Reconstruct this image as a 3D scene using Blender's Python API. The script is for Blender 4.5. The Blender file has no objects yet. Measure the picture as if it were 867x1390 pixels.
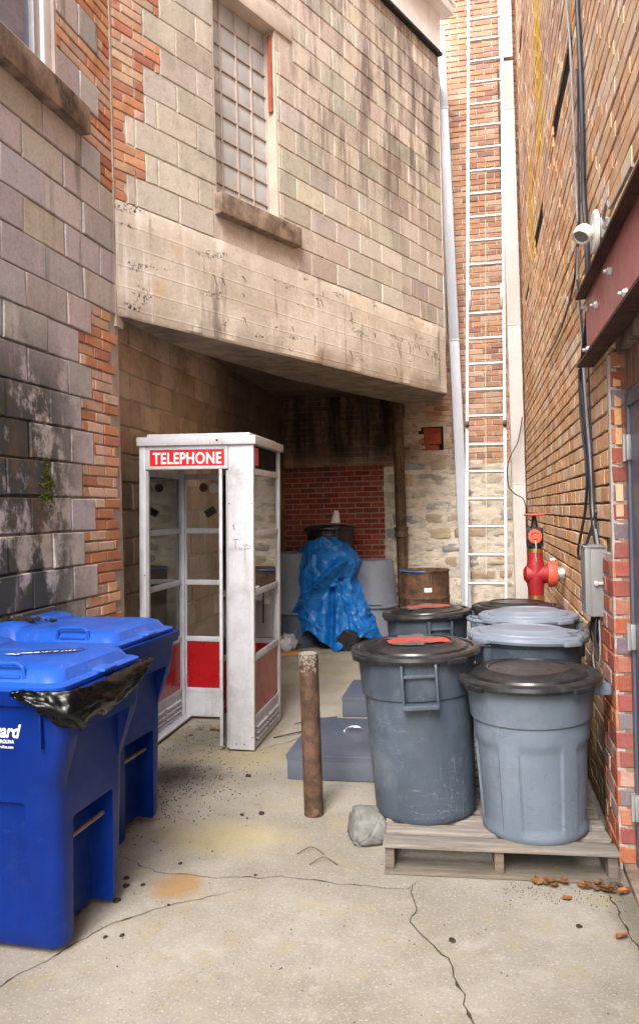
import bpy, bmesh, math, random
from mathutils import Vector, Matrix, noise as mnoise
R_ = math.radians
random.seed(7)
sc = bpy.context.scene
COL = sc.collection

# ------------------------------------------------------------------ camera, light, exposure
cam_d = bpy.data.cameras.new("camera"); cam = bpy.data.objects.new("camera", cam_d); COL.objects.link(cam)
cam.matrix_world = Matrix.Translation((0, 0, 1.63)) @ Matrix.Rotation(R_(10.9), 4, 'Z') @ Matrix.Rotation(R_(90), 4, 'X') @ Matrix.Rotation(R_(-1.4), 4, 'Z')
cam_d.sensor_fit = 'VERTICAL'; cam_d.sensor_height = 36.0; cam_d.lens = 36.0 * 1050.0 / 1390.0
cam_d.clip_start = 0.05; cam_d.clip_end = 2000
sc.camera = cam
w = bpy.data.worlds.new("World"); sc.world = w; w.use_nodes = True
nt = w.node_tree
bg = nt.nodes["Background"]
sky = nt.nodes.new("ShaderNodeTexSky"); sky.sky_type = 'NISHITA'; sky.sun_disc = False
SUN_EL, SUN_AZ = R_(47), R_(186)      # azimuth measured from +Y, clockwise
sky.sun_elevation = SUN_EL; sky.sun_rotation = SUN_AZ; sky.air_density = 1.0; sky.dust_density = 4.0; sky.ozone_density = 0.6
nt.links.new(sky.outputs[0], bg.inputs[0]); bg.inputs[1].default_value = 0.15
sun_d = bpy.data.lights.new("sun", 'SUN'); sun_d.energy = 1.5; sun_d.angle = R_(32); sun_d.color = (1.0, 0.99, 0.99)
sun = bpy.data.objects.new("sun", sun_d); COL.objects.link(sun)
sd = Vector((math.sin(SUN_AZ) * math.cos(SUN_EL), math.cos(SUN_AZ) * math.cos(SUN_EL), math.sin(SUN_EL)))
sun.rotation_euler = sd.to_track_quat('Z', 'Y').to_euler()
vs = sc.view_settings; vs.view_transform = 'Standard'; vs.look = 'None'; vs.exposure = 1.75; vs.gamma = 1.0; vs.use_curve_mapping = False
sc.cycles.max_bounces = 7; sc.cycles.diffuse_bounces = 4; sc.cycles.glossy_bounces = 3; sc.cycles.transparent_max_bounces = 12

# ------------------------------------------------------------------ materials
def newmat(name):
    m = bpy.data.materials.new(name); m.use_nodes = True
    return m, m.node_tree, m.node_tree.nodes["Principled BSDF"]
def nd(t, typ, **kw):
    n = t.nodes.new(typ)
    for k, v in kw.items():
        if k.startswith('i_'):
            key = k[2:]; key = int(key) if key.isdigit() else key.replace('_', ' ')
            n.inputs[key].default_value = v
        else: setattr(n, k, v)
    return n
def coords(t, scale=(1, 1, 1), loc=(0, 0, 0), obj=False):
    tc = nd(t, "ShaderNodeTexCoord"); mp = nd(t, "ShaderNodeMapping")
    mp.inputs['Scale'].default_value = scale; mp.inputs['Location'].default_value = loc
    t.links.new(tc.outputs['Object'], mp.inputs[0]); return mp.outputs[0]
def noise(t, sc_, det=6, rough=.6, vec=None, scale=(1, 1, 1), loc=(0, 0, 0)):
    n = nd(t, "ShaderNodeTexNoise"); n.inputs['Scale'].default_value = sc_; n.inputs['Detail'].default_value = det; n.inputs['Roughness'].default_value = rough
    t.links.new(vec or coords(t, scale, loc), n.inputs['Vector']); return n.outputs['Fac']
def ramp(t, f, a, b, va=0.0, vb=1.0):
    r = nd(t, "ShaderNodeMapRange"); r.interpolation_type = 'SMOOTHSTEP'
    r.inputs['From Min'].default_value = a; r.inputs['From Max'].default_value = b
    r.inputs['To Min'].default_value = va; r.inputs['To Max'].default_value = vb
    t.links.new(f, r.inputs['Value']); return r.outputs[0]
def mathn(t, op, a, b):
    n = nd(t, "ShaderNodeMath", operation=op)
    for i, x in enumerate((a, b)):
        if isinstance(x, (int, float)): n.inputs[i].default_value = x
        else: t.links.new(x, n.inputs[i])
    return n.outputs[0]
def mix(t, f, a, b, mode='MIX'):
    n = nd(t, "ShaderNodeMix", data_type='RGBA', blend_type=mode)
    for s, x in ((0, f), (6, a), (7, b)):
        if isinstance(x, (int, float)): n.inputs[s].default_value = x
        elif isinstance(x, tuple): n.inputs[s].default_value = (*x[:3], 1)
        else: t.links.new(x, n.inputs[s])
    return n.outputs[2]
def bump(t, p, h, strength=.5, dist=.01, prev=None):
    b = nd(t, "ShaderNodeBump"); b.inputs['Strength'].default_value = strength; b.inputs['Distance'].default_value = dist
    t.links.new(h, b.inputs['Height'])
    if prev: t.links.new(prev, b.inputs['Normal'])
    t.links.new(b.outputs[0], p.inputs['Normal']); return b.outputs[0]
def sep(t):
    tc = nd(t, "ShaderNodeTexCoord"); s = nd(t, "ShaderNodeSeparateXYZ"); t.links.new(tc.outputs['Object'], s.inputs[0]); return s.outputs

def plain(name, col, rough=.5, metal=0, spec=.5, var=.12, nscale=8, bmp=0, bscale=60, dirt=None, dirt_amt=.5, coat=0, streak=None, scratch=None):
    m, t, p = newmat(name)
    n = noise(t, nscale)
    c = mix(t, ramp(t, n, .3, .7), tuple(x * (1 - var) for x in col), tuple(min(1, x * (1 + var)) for x in col))
    if dirt:
        d = noise(t, nscale * .6, 10, .7, loc=(3, 7, 1))
        c = mix(t, ramp(t, d, .5, .72, 0, dirt_amt), c, dirt)
    if streak:
        s = noise(t, 14, 5, .6, scale=(1, 1, .09), loc=(1, 2, 9))
        c = mix(t, ramp(t, s, .56, .75, 0, streak[1]), c, streak[0])
    if scratch:
        for k_, (sx_, ro) in enumerate((((3, 26, 26), .4), ((26, 26, 3), .2), ((20, 4, 30), 1.1))):
            mp = nd(t, "ShaderNodeMapping"); mp.inputs['Scale'].default_value = sx_; mp.inputs['Rotation'].default_value = (ro, ro * .7, ro * 1.3); tcx = nd(t, "ShaderNodeTexCoord"); t.links.new(tcx.outputs['Object'], mp.inputs[0])
            l = noise(t, 1.0, 2, .5, vec=mp.outputs[0]); ln_ = ramp(t, mathn(t, 'ABSOLUTE', mathn(t, 'SUBTRACT', l, .5), 0), .010, .003)
            c = mix(t, mathn(t, 'MULTIPLY', mathn(t, 'MULTIPLY', ln_, ramp(t, noise(t, 4, 5, .7, loc=(k_, 5, 5)), .52, .62)), scratch[1]), c, scratch[0])
        c = mix(t, mathn(t, 'MULTIPLY', ramp(t, noise(t, 3.1, 8, .75, loc=(2, 2, 8)), .5, .66), .35), c, scratch[0])
    t.links.new(c, p.inputs['Base Color'])
    rr = noise(t, nscale * 2.3, 6, .6, loc=(9, 1, 4))
    t.links.new(ramp(t, rr, .2, .8, max(.02, rough - .1), min(1, rough + .12)), p.inputs['Roughness'])
    p.inputs['Metallic'].default_value = metal; p.inputs['Specular IOR Level'].default_value = spec
    p.inputs['Coat Weight'].default_value = coat
    if bmp:
        bump(t, p, noise(t, bscale, 6, .6), bmp, .004)
    return m

def masonry_mat(name, kind):
    m, t, p = newmat(name)
    at = nd(t, "ShaderNodeAttribute", attribute_name="col")
    c = at.outputs['Color']
    fine = noise(t, 55, 8, .7); mid = noise(t, 9, 8, .65, loc=(4, 4, 4)); big = noise(t, 1.6, 5, .6, loc=(1, 8, 3))
    c = mix(t, ramp(t, fine, .38, .72, .0, .34), c, mix(t, 1.0, c, (.40, .38, .37), 'MULTIPLY'))
    c = mix(t, ramp(t, mid, .48, .75, 0, .45), c, mix(t, 1.0, c, (.60, .58, .57), 'MULTIPLY'))
    X, Y, Z = sep(t)
    if kind == 'right':
        # lime wash / pale smears, stronger high up
        eff = noise(t, 3.2, 9, .75, scale=(1, 1, .55), loc=(7, 3, 2))
        hi = ramp(t, Z, 2.0, 5.5, .35, .95)
        c = mix(t, mathn(t, 'MULTIPLY', ramp(t, eff, .40, .64), hi), c, (.80, .66, .52))
        soot = noise(t, 2.2, 8, .7, scale=(1, 1, .5), loc=(2, 2, 2))
        low = ramp(t, Z, .95, .25, 0, .9)
        c = mix(t, mathn(t, 'MULTIPLY', ramp(t, soot, .38, .58), low), c, (.17, .12, .07))
        pur = mathn(t, 'MULTIPLY', ramp(t, noise(t, 1.1, 4, .6, loc=(9, 9, 1)), .5, .62, 0, .5), ramp(t, Z, 3.2, 4.5))
        c = mix(t, pur, c, (.42, .26, .22))
        # yellow paint dribbles
        yn = noise(t, 2.5, 6, .6, scale=(1, 1, .12), loc=(0, 5, 0))
        for (yc, hw, z0, z1) in ((7.0, .40, 4.4, 6.6), (8.3, .34, 3.9, 5.6)):
            d = mathn(t, 'ABSOLUTE', mathn(t, 'ADD', mathn(t, 'SUBTRACT', Y, yc), mathn(t, 'MULTIPLY', mathn(t, 'SUBTRACT', yn, .5), .8)), 0)
            f = mathn(t, 'MULTIPLY', ramp(t, d, hw, hw * .55), mathn(t, 'MULTIPLY', ramp(t, Z, z0, z0 + .5), ramp(t, Z, z1, z1 - .5)))
            c = mix(t, mathn(t, 'MULTIPLY', mathn(t, 'MULTIPLY', f, ramp(t, noise(t, 8, 8, .7, scale=(1, 1, .3), loc=(4, 4, 4)), .36, .52)), .85), c, (.72, .46, .03))
    elif kind == 'left':
        # damp black and mossy patches on the lower near end
        d = noise(t, 2.3, 9, .72, scale=(1, 1, .8), loc=(1.3, 0, 5))
        reg = mathn(t, 'MULTIPLY', ramp(t, Y, 4.55, 3.9), ramp(t, Z, 2.9, 2.2))
        f = mathn(t, 'MULTIPLY', ramp(t, d, .44, .54), reg)
        c = mix(t, mathn(t, 'MULTIPLY', f, .93), c, (.035, .042, .04))
        g = noise(t, 7, 9, .7, loc=(6, 0, 5))
        c = mix(t, mathn(t, 'MULTIPLY', mathn(t, 'MULTIPLY', ramp(t, g, .54, .64), reg), .8), c, (.10, .095, .03))
        rs = noise(t, 2.1, 5, .6, loc=(6, 11, 5))
        c = mix(t, mathn(t, 'MULTIPLY', mathn(t, 'MULTIPLY', ramp(t, rs, .52, .66), reg), .6), c, (.22, .12, .06))
        st = noise(t, 7, 6, .65, scale=(1, 1, .12), loc=(3, 1, 0))
        c = mix(t, mathn(t, 'MULTIPLY', ramp(t, st, .54, .68), ramp(t, Z, 2.6, 3.6, .12, .65)), c, (.16, .13, .12))
        wt = noise(t, 9, 6, .65, scale=(1, 1, .15), loc=(8, 1, 0))
        c = mix(t, ramp(t, wt, .56, .7, 0, .5), c, (.62, .56, .58))
    elif kind == 'upper':
        st = noise(t, 5, 8, .7, scale=(1, 1, .16), loc=(3, 6, 0))
        reg = mathn(t, 'MULTIPLY', ramp(t, Z, 4.3, 5.3, .12, 1), ramp(t, Y, 6.2, 7.3, .25, 1))
        c = mix(t, mathn(t, 'MULTIPLY', mathn(t, 'MULTIPLY', ramp(t, st, .43, .62), reg), .8), c, (.13, .10, .095))
        wt = noise(t, 8, 6, .65, scale=(1, 1, .08), loc=(8, 1, 0))
        c = mix(t, ramp(t, wt, .58, .7, 0, .55), c, (.75, .68, .62))
        lo = noise(t, 3.4, 7, .65, loc=(0, 1, 0))
        c = mix(t, mathn(t, 'MULTIPLY', ramp(t, lo, .54, .68), .45), c, (.28, .25, .22))
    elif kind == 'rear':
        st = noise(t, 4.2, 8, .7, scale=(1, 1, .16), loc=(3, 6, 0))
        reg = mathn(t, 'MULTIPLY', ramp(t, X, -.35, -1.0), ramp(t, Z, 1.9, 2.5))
        c = mix(t, mathn(t, 'MULTIPLY', mathn(t, 'ADD', ramp(t, st, .35, .6, 0, .35), .63), reg), c, (.015, .012, .010))  # soot and the recess's shade, both put into the upper left brick colour
        pl = noise(t, 3.0, 8, .75, loc=(5, 3, 1))
        r2 = mathn(t, 'MULTIPLY', ramp(t, X, .05, -.3, .12, 1), ramp(t, X, -1.0, -.8))
        c = mix(t, mathn(t, 'MULTIPLY', ramp(t, pl, .42, .6, 0, .85), r2), c, (.52, .44, .36))
        bl = noise(t, 6, 8, .7, loc=(1, 3, 9))
        c = mix(t, ramp(t, bl, .64, .74, 0, .7), c, (.07, .055, .05))
    elif kind == 'stone':
        c = mix(t, ramp(t, noise(t, 3.4, 9, .75, scale=(1, 1, 1.8), loc=(2, 6, 1)), .48, .62, 0, .75), c, (.33, .31, .29))
        c = mix(t, ramp(t, noise(t, 4.5, 9, .75, scale=(1, 1, 1.8), loc=(9, 6, 1)), .54, .64, 0, .7), c, (.46, .33, .18))
        c = mix(t, ramp(t, noise(t, 12, 9, .8, scale=(.6, 1, 2.4), loc=(4, 6, 6)), .56, .66, 0, .8), c, (.13, .105, .085))
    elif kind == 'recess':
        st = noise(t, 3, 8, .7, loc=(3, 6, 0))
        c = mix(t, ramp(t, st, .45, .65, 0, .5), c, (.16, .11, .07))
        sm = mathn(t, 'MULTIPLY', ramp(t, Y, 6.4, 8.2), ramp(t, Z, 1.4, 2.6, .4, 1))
        c = mix(t, mathn(t, 'MULTIPLY', sm, .88), c, (.03, .022, .018))  # blocks darken deeper in and higher up; recess shade put into the colour
    t.links.new(c, p.inputs['Base Color'])
    p.inputs['Roughness'].default_value = .9; p.inputs['Specular IOR Level'].default_value = .2
    b1 = bump(t, p, fine, .55, .006)
    bump(t, p, mid, .5, .012, b1)
    return m

M = {}
for k in ('right', 'left', 'upper', 'rear', 'recess', 'misc', 'stone'): M[k] = masonry_mat('masonry ' + k, k)
def concrete_beam_mat():
    m, t, p = newmat("board formed concrete")
    a = noise(t, 2.6, 8, .7); b = noise(t, 30, 8, .7); s = noise(t, 6, 7, .65, scale=(1, 1, .12), loc=(3, 3, 1))
    c = mix(t, ramp(t, a, .35, .65), (.52, .46, .38), (.68, .62, .53))
    c = mix(t, ramp(t, noise(t, 2, 5, .6, loc=(9, 9, 9)), .55, .7, 0, .6), c, (.60, .42, .26))
    c = mix(t, ramp(t, b, .5, .75, 0, .45), c, (.30, .25, .21))
    c = mix(t, ramp(t, s, .57, .68, 0, .75), c, (.78, .74, .70))
    c = mix(t, ramp(t, noise(t, 5, 7, .65, scale=(1, 1, .2), loc=(13, 3, 1)), .58, .7, 0, .75), c, (.20, .17, .15))
    hc = noise(t, 48, 4, .6, loc=(1, 1, 1)); hm = noise(t, 2.8, 3, .5, scale=(1, 1, 3.5), loc=(5, 2, 7))
    pits = mathn(t, 'MULTIPLY', ramp(t, hc, .53, .60), ramp(t, hm, .60, .68))
    c = mix(t, pits, c, (.06, .05, .045))
    t.links.new(c, p.inputs['Base Color']); p.inputs['Roughness'].default_value = .9
    X, Y, Z = sep(t)
    board = nd(t, "ShaderNodeMath", operation='SINE'); t.links.new(mathn(t, 'MULTIPLY', Z, 44.0), board.inputs[0])
    b0 = bump(t, p, ramp(t, board.outputs[0], .94, 1.0), .35, .006)
    b1 = bump(t, p, b, .5, .006, b0); b2 = bump(t, p, a, .6, .02, b1); bump(t, p, mathn(t, 'SUBTRACT', 1.0, pits), .9, .012, b2)
    return m
M['beam'] = concrete_beam_mat()
def ground_mat():
    m, t, p = newmat("weathered concrete slab")
    a = noise(t, .9, 8, .65); b = noise(t, 45, 8, .75); g = noise(t, 4.5, 9, .72, loc=(2, 5, 0))
    c = mix(t, ramp(t, a, .35, .65), (.21, .192, .158), (.31, .29, .25))
    c = mix(t, ramp(t, b, .5, .72, 0, .55), c, (.22, .19, .15))
    c = mix(t, ramp(t, noise(t, 90, 4, .6, loc=(4, 4, 0)), .56, .66, 0, .5), c, (.50, .46, .41))
    c = mix(t, ramp(t, g, .52, .66, 0, .42), c, (.30, .25, .12))
    vz = nd(t, 'ShaderNodeTexVoronoi'); vz.inputs['Scale'].default_value = 70; t.links.new(coords(t), vz.inputs['Vector'])
    c = mix(t, mathn(t, 'MULTIPLY', ramp(t, vz.outputs['Distance'], .28, .12), ramp(t, noise(t, 7, 6, .7, loc=(6, 6, 6)), .45, .6)), c, (.15, .13, .11))
    c = mix(t, ramp(t, noise(t, 16, 9, .8, loc=(3, 3, 3)), .5, .68, 0, .5), c, (.22, .185, .145))
    X, Y, Z = sep(t)
    # scaled, paler surface near the viewer
    sc1 = noise(t, 6, 9, .78, loc=(8, 1, 0))
    c = mix(t, mathn(t, 'MULTIPLY', ramp(t, sc1, .50, .66), ramp(t, Y, 3.5, 2.9, 0, .5)), c, (.38, .35, .31))
    # green film around the feet of the cans
    gm = noise(t, 2.6, 8, .7, loc=(1, 9, 0))
    c = mix(t, mathn(t, 'MULTIPLY', ramp(t, gm, .45, .62), ramp(t, Y, 6.5, 8.5, .0, .6)), c, (.17, .16, .04))
    def spot(cx, cy, rx, ry, col, amt, cc, soft=.35, ns=5, nl=(0, 0, 0)):
        dx = mathn(t, 'DIVIDE', mathn(t, 'SUBTRACT', X, cx), rx); dy = mathn(t, 'DIVIDE', mathn(t, 'SUBTRACT', Y, cy), ry)
        d = mathn(t, 'SQRT', mathn(t, 'ADD', mathn(t, 'MULTIPLY', dx, dx), mathn(t, 'MULTIPLY', dy, dy)), 0)
        d = mathn(t, 'ADD', d, mathn(t, 'MULTIPLY', mathn(t, 'SUBTRACT', noise(t, ns, 8, .75, loc=nl), .5), 1.3))
        return mix(t, ramp(t, d, 1.0, 1.0 - soft, 0, amt), cc, col)
    c = spot(-1.30, 3.22, .15, .17, (.30, .175, .065), .8, c, .6, 9)                     # rust stain
    c = spot(-1.86, 4.60, .42, .36, (.045, .042, .04), .85, c, .9, 9, (3, 3, 0))          # oily patch
    c = spot(-1.25, 3.75, .5, .3, (.40, .33, .14), .45, c, .8, 6, (6, 3, 0))             # yellowish lichen
    c = spot(-1.95, 5.45, .42, .55, (.10, .095, .07), .75, c, .8, 9, (9, 3, 0))           # dirt in the booth
    c = spot(-1.5, 5.0, .5, .35, (.30, .25, .12), .5, c, .8, 6, (6, 8, 0))
    c = spot(.62, 3.2, .14, .5, (.10, .085, .06), .6, c, .8, 9, (2, 8, 0))
    t.links.new(c, p.inputs['Base Color']); p.inputs['Roughness'].default_value = .92; p.inputs['Specular IOR Level'].default_value = .25
    b1 = bump(t, p, b, .5, .005); bump(t, p, sc1, .5, .008, b1)
    return m
M['ground'] = ground_mat()
M['white_metal'] = plain('aged white enamel', (.50, .51, .55), .42, .15, .5, .09, 5, .08, 90, (.20, .18, .17), .65, streak=((.27, .24, .22), .7), scratch=((.30, .29, .28), .6))
M['white_paint'] = plain('white painted metal', (.74, .74, .76), .45, 0, .5, .05, 5, .05, 60, (.5, .46, .42), .3)
M['gutter_white'] = plain('white gutter metal', (.84, .84, .84), .5, 0, .4, .05, 3, .0, 60, (.55, .48, .42), .35, streak=((.5, .44, .38), .4))
M['gutter_grey'] = plain('pale blue grey gutter metal', (.46, .50, .57), .45, .1, .5, .06, 3)
M['alu'] = plain('ladder aluminium', (.50, .50, .50), .38, .55, .5, .08, 12, .06, 60)
M['dark_alu'] = plain('dull aluminium rail', (.42, .42, .43), .4, .5, .5, .08, 12)
M['red_panel'] = plain('red enamel panel', (.30, .006, .009), .3, 0, .5, .08, 3, .0, 60, (.30, .05, .04), .35)
M['faded_red'] = plain('sun faded red panel', (.36, .095, .075), .45, 0, .5, .12, 3, .0, 60, (.40, .2, .16), .5)
M['sign_red'] = plain('sign red', (.66, .006, .012), .35, 0, .5, .03, 3)
M['sign_white'] = plain('sign white', (.86, .86, .86), .4, 0, .5, .02, 3)
M['blue'] = plain('royal blue plastic', (.001, .019, .175), .38, 0, .26, .12, 3, .10, 240, (.006, .012, .09), .5, scratch=((.012, .04, .19), .8))
M['blue_lid'] = plain('sky lightened blue plastic lid', (.010, .085, .46), .38, 0, .55, .08, 3, .12, 240, (.08, .14, .50), .45, scratch=((.16, .24, .50), .6))  # lid blue made lighter than the body; sky reflection put into the colour
M['dirt'] = plain('black moss and dirt', (.03, .026, .02), .95, 0, .2, .4, 30, .8, 120)
M['bag'] = plain('black plastic bag', (.002, .002, .0025), .24, 0, .32, .3, 9, .5, 18)
M['bar_tan'] = plain('zinc bar', (.20, .17, .13), .45, .4, .5, .2, 9)
M['can_blue'] = plain('dark slate blue plastic', (.050, .068, .094), .48, 0, .45, .12, 4, .12, 200, (.12, .16, .21), .35, streak=((.13, .16, .20), .25), scratch=((.17, .19, .22), .7))
M['can_light'] = plain('weathered blue grey plastic', (.125, .160, .205), .5, 0, .45, .08, 4, .12, 200, (.23, .28, .35), .35, streak=((.07, .085, .10), .35), scratch=((.08, .10, .125), .7))
M['can_lid_grey'] = plain('pale blue grey plastic lid', (.19, .225, .285), .45, 0, .5, .10, 4, .12, 200, (.42, .45, .52), .5, scratch=((.12, .13, .15), .7))
M['can_lid_black'] = plain('black plastic lid', (.013, .014, .016), .32, 0, .55, .3, 6, .10, 160, (.075, .07, .065), .35, scratch=((.09, .085, .08), .7))
M['can_grey'] = plain('faded grey plastic', (.17, .19, .235), .55, 0, .4, .08, 4, .1, 200, (.10, .11, .13), .4, scratch=((.26, .26, .28), .6))
M['rust'] = plain('rusted steel', (.085, .048, .030), .75, .1, .4, .5, 14, .7, 60, (.035, .030, .02), .9, streak=((.13, .075, .035), .6))
M['rust_pipe'] = plain('brown rusted iron pipe', (.085, .052, .030), .75, .1, .4, .4, 9, .5, 60, (.19, .13, .06), .7, streak=((.22, .16, .08), .5))
M['drum_rust'] = plain('rust brown drum steel', (.115, .06, .032), .65, .2, .4, .5, 9, .5, 60, (.04, .03, .026), .9, streak=((.02, .015, .012), .85))
M['grey_box'] = plain('slate grey painted steel', (.08, .095, .13), .42, .1, .5, .05, 3, .04, 60, (.16, .18, .22), .3, scratch=((.14, .15, .17), .5))
M['chrome'] = plain('chrome', (.6, .6, .6), .2, .9, .5, .05, 5)
M['black'] = plain('black rubber', (.012, .012, .014), .5, 0, .4, .2, 8)
M['cable_blue'] = plain('black cable jacket', (.018, .022, .032), .38, 0, .5, .2, 8)
M['cable_grey'] = plain('grey cable jacket', (.22, .22, .23), .5, 0, .5, .2, 8)
M['box_grey'] = plain('grey enamel box', (.23, .24, .245), .4, .1, .5, .06, 4, .05, 60, scratch=((.2, .2, .2), .4))
M['valve_red'] = plain('red hydrant paint', (.30, .008, .013), .55, 0, .6, .12, 6, .15, 60)
M['valve_orange'] = plain('faded orange red paint', (.62, .10, .055), .55, 0, .5, .12, 6, .1, 60)
M['brass'] = plain('worn brass', (.42, .24, .06), .35, .8, .5, .2, 9)
M['steel_red'] = plain('maroon painted steel beam', (.42, .12, .125), .45, .05, .5, .2, 4, .15, 40, (.40, .20, .20), .7, streak=((.46, .32, .34), .55))
M['steel_rust'] = plain('dark rusty flange', (.075, .035, .025), .7, .2, .4, .4, 9, .4, 50, (.03, .02, .018), .7)
M['galv'] = plain('galvanised bolt', (.6, .58, .57), .4, .5, .5, .1, 20)
M['door'] = plain('blue grey steel door', (.085, .10, .145), .38, .1, .5, .10, 3, .05, 60, (.13, .15, .22), .5)
M['plastic_white'] = plain('weathered white plastic', (.72, .70, .66), .45, 0, .5, .04, 5, .0, 60, (.6, .45, .3), .25)
M['wood'] = None
M['void_shade'] = plain('cavity shade black', (.015, .012, .01), .95, 0, .1, .3, 8)  # near-black standing in for the shade inside slots and openings
M['paper'] = plain('white paper', (.80, .77, .80), .7, 0, .3, .04, 8)
M['sill'] = plain('old cast concrete sill', (.25, .185, .14), .95, 0, .2, .45, 7, 1.0, 28, (.035, .028, .024), .95, streak=((.07, .055, .045), .7))
M['lintel'] = plain('pale cast lintel', (.58, .51, .45), .9, 0, .2, .12, 5, .5, 50, (.34, .28, .24), .5)
M['plaster'] = plain('cream plaster reveal', (.47, .42, .345), .9, 0, .2, .12, 6, .6, 40, (.42, .34, .27), .5)
M['stucco'] = plain('smooth cement jamb', (.46, .38, .34), .9, 0, .2, .1, 6, .3, 40)
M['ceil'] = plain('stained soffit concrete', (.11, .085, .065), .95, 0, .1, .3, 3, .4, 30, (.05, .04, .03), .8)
M['terracotta'] = plain('red hollow tile', (.36, .085, .04), .85, 0, .2, .25, 9, .5, 60)
M['rock'] = plain('grey green boulder', (.17, .175, .165), .9, 0, .25, .3, 9, .9, 45, (.07, .08, .03), .6)
M['leaf'] = plain('dry orange brown leaf', (.28, .11, .035), .8, 0, .3, .5, 40)
M['leaf2'] = plain('dull brown leaf', (.15, .07, .03), .8, 0, .3, .5, 40)
M['twig'] = plain('dark twig', (.06, .045, .03), .9, 0, .2, .3, 9)
M['moss'] = plain('green moss', (.10, .11, .018), .95, 0, .1, .4, 30, .8, 90)
M['crack'] = plain('dirt filled crack', (.06, .05, .035), .95, 0, .1, .5, 40, .6, 90)
M['graph'] = plain('grey marker', (.07, .07, .08), .6, 0, .3, .1, 9)
M['paint_red'] = plain('red spray paint', (.42, .06, .045), .6, 0, .3, .2, 14, 0, 60, (.25, .1, .08), .5)
M['dust'] = plain('dusty film', (.10, .088, .08), .7, 0, .3, .3, 9)
M['rope'] = plain('cream rope', (.55, .50, .38), .8, 0, .3, .1, 9)
M['ivory'] = plain('terracotta strip', (.30, .085, .05), .7, 0, .3, .2, 9)
M['blind'] = plain('window blind', (.66, .70, .80), .6, 0, .3, .04, 9)
M['wire'] = plain('rusty wire', (.045, .03, .02), .8, .2, .4, .2, 9)

def wood_mat():
    m, t, p = newmat("weathered grey pallet wood")
    g = noise(t, 10, 9, .7, scale=(.35, 5, 5)); b = noise(t, 3, 5, .6); k = noise(t, 40, 6, .7, scale=(.12, 3, 3))
    c = mix(t, ramp(t, g, .3, .7), (.12, .105, .09), (.25, .23, .205))
    c = mix(t, ramp(t, k, .55, .7, 0, .7), c, (.09, .075, .06))
    c = mix(t, ramp(t, b, .55, .7, 0, .5), c, (.24, .20, .14))
    at = nd(t, "ShaderNodeAttribute", attribute_name="col")
    c = mix(t, 1.0, c, at.outputs['Color'], 'MULTIPLY')
    t.links.new(c, p.inputs['Base Color']); p.inputs['Roughness'].default_value = .88
    b1 = bump(t, p, g, .6, .006); bump(t, p, k, .5, .004, b1)
    return m
M['wood'] = wood_mat()
def glass_mat(name, tint=(.9, .93, .92), alpha=.82, rough=.03):
    m, t, p = newmat(name)
    tr = nd(t, "ShaderNodeBsdfTransparent"); gl = nd(t, "ShaderNodeBsdfGlossy"); gl.inputs['Roughness'].default_value = rough
    tr.inputs[0].default_value = (*tint, 1)
    fr = nd(t, "ShaderNodeFresnel"); fr.inputs[0].default_value = 1.5
    mx = nd(t, "ShaderNodeMixShader"); df = nd(t, "ShaderNodeBsdfDiffuse"); df.inputs[0].default_value = (.5, .5, .48, 1)
    mx2 = nd(t, "ShaderNodeMixShader")
    t.links.new(ramp(t, noise(t, 5, 6, .7), .4, .7, (1 - alpha) * .3, (1 - alpha)), mx2.inputs[0])
    t.links.new(tr.outputs[0], mx2.inputs[1]); t.links.new(df.outputs[0], mx2.inputs[2])
    t.links.new(mathn(t, 'MULTIPLY', fr.outputs[0], 1.6), mx.inputs[0]); t.links.new(mx2.outputs[0], mx.inputs[1]); t.links.new(gl.outputs[0], mx.inputs[2])
    out = [n for n in t.nodes if n.type == 'OUTPUT_MATERIAL'][0]
    t.links.new(mx.outputs[0], out.inputs[0]); return m
M['glass'] = glass_mat('dusty booth glass', alpha=.93)
def glassblock_mat():
    m, t, p = newmat("frosted glass block")
    n = noise(t, 3, 5, .6)
    t.links.new(mix(t, ramp(t, n, .35, .65), (.42, .445, .47), (.52, .53, .54)), p.inputs['Base Color'])
    p.inputs['Roughness'].default_value = .22; p.inputs['Specular IOR Level'].default_value = .7
    bump(t, p, noise(t, 30, 2, .5), .15, .004); return m
M['gblock'] = glassblock_mat()
def window_glass():
    m, t, p = newmat("dark window glass"); p.inputs['Base Color'].default_value = (.09, .09, .16, 1)
    p.inputs['Roughness'].default_value = .05; p.inputs['Specular IOR Level'].default_value = .9; p.inputs['Coat Weight'].default_value = .6; return m
M['wglass'] = window_glass()
def tarp_mat():
    m, t, p = newmat("crinkled blue tarpaulin")
    a = noise(t, 9, 8, .7); b = noise(t, 26, 8, .75)
    v = nd(t, "ShaderNodeTexVoronoi"); v.feature = 'DISTANCE_TO_EDGE'; v.inputs['Scale'].default_value = 9
    n3 = nd(t, "ShaderNodeTexNoise"); n3.inputs['Scale'].default_value = 7; n3.inputs['Detail'].default_value = 5
    tc = nd(t, "ShaderNodeTexCoord"); t.links.new(tc.outputs['Object'], n3.inputs['Vector'])
    vm = nd(t, "ShaderNodeVectorMath", operation='MULTIPLY_ADD'); vm.inputs[1].default_value = (.25, .25, .25)
    t.links.new(n3.outputs['Color'], vm.inputs[0]); t.links.new(tc.outputs['Object'], vm.inputs[2]); t.links.new(vm.outputs[0], v.inputs['Vector'])
    c = mix(t, ramp(t, a, .35, .65), (.004, .10, .40), (.012, .19, .56))
    t.links.new(c, p.inputs['Base Color']); p.inputs['Roughness'].default_value = .36; p.inputs['Specular IOR Level'].default_value = .45
    b1 = bump(t, p, v.outputs['Distance'], .7, .02); bump(t, p, b, .35, .008, b1); return m
M['tarp'] = tarp_mat()

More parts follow.
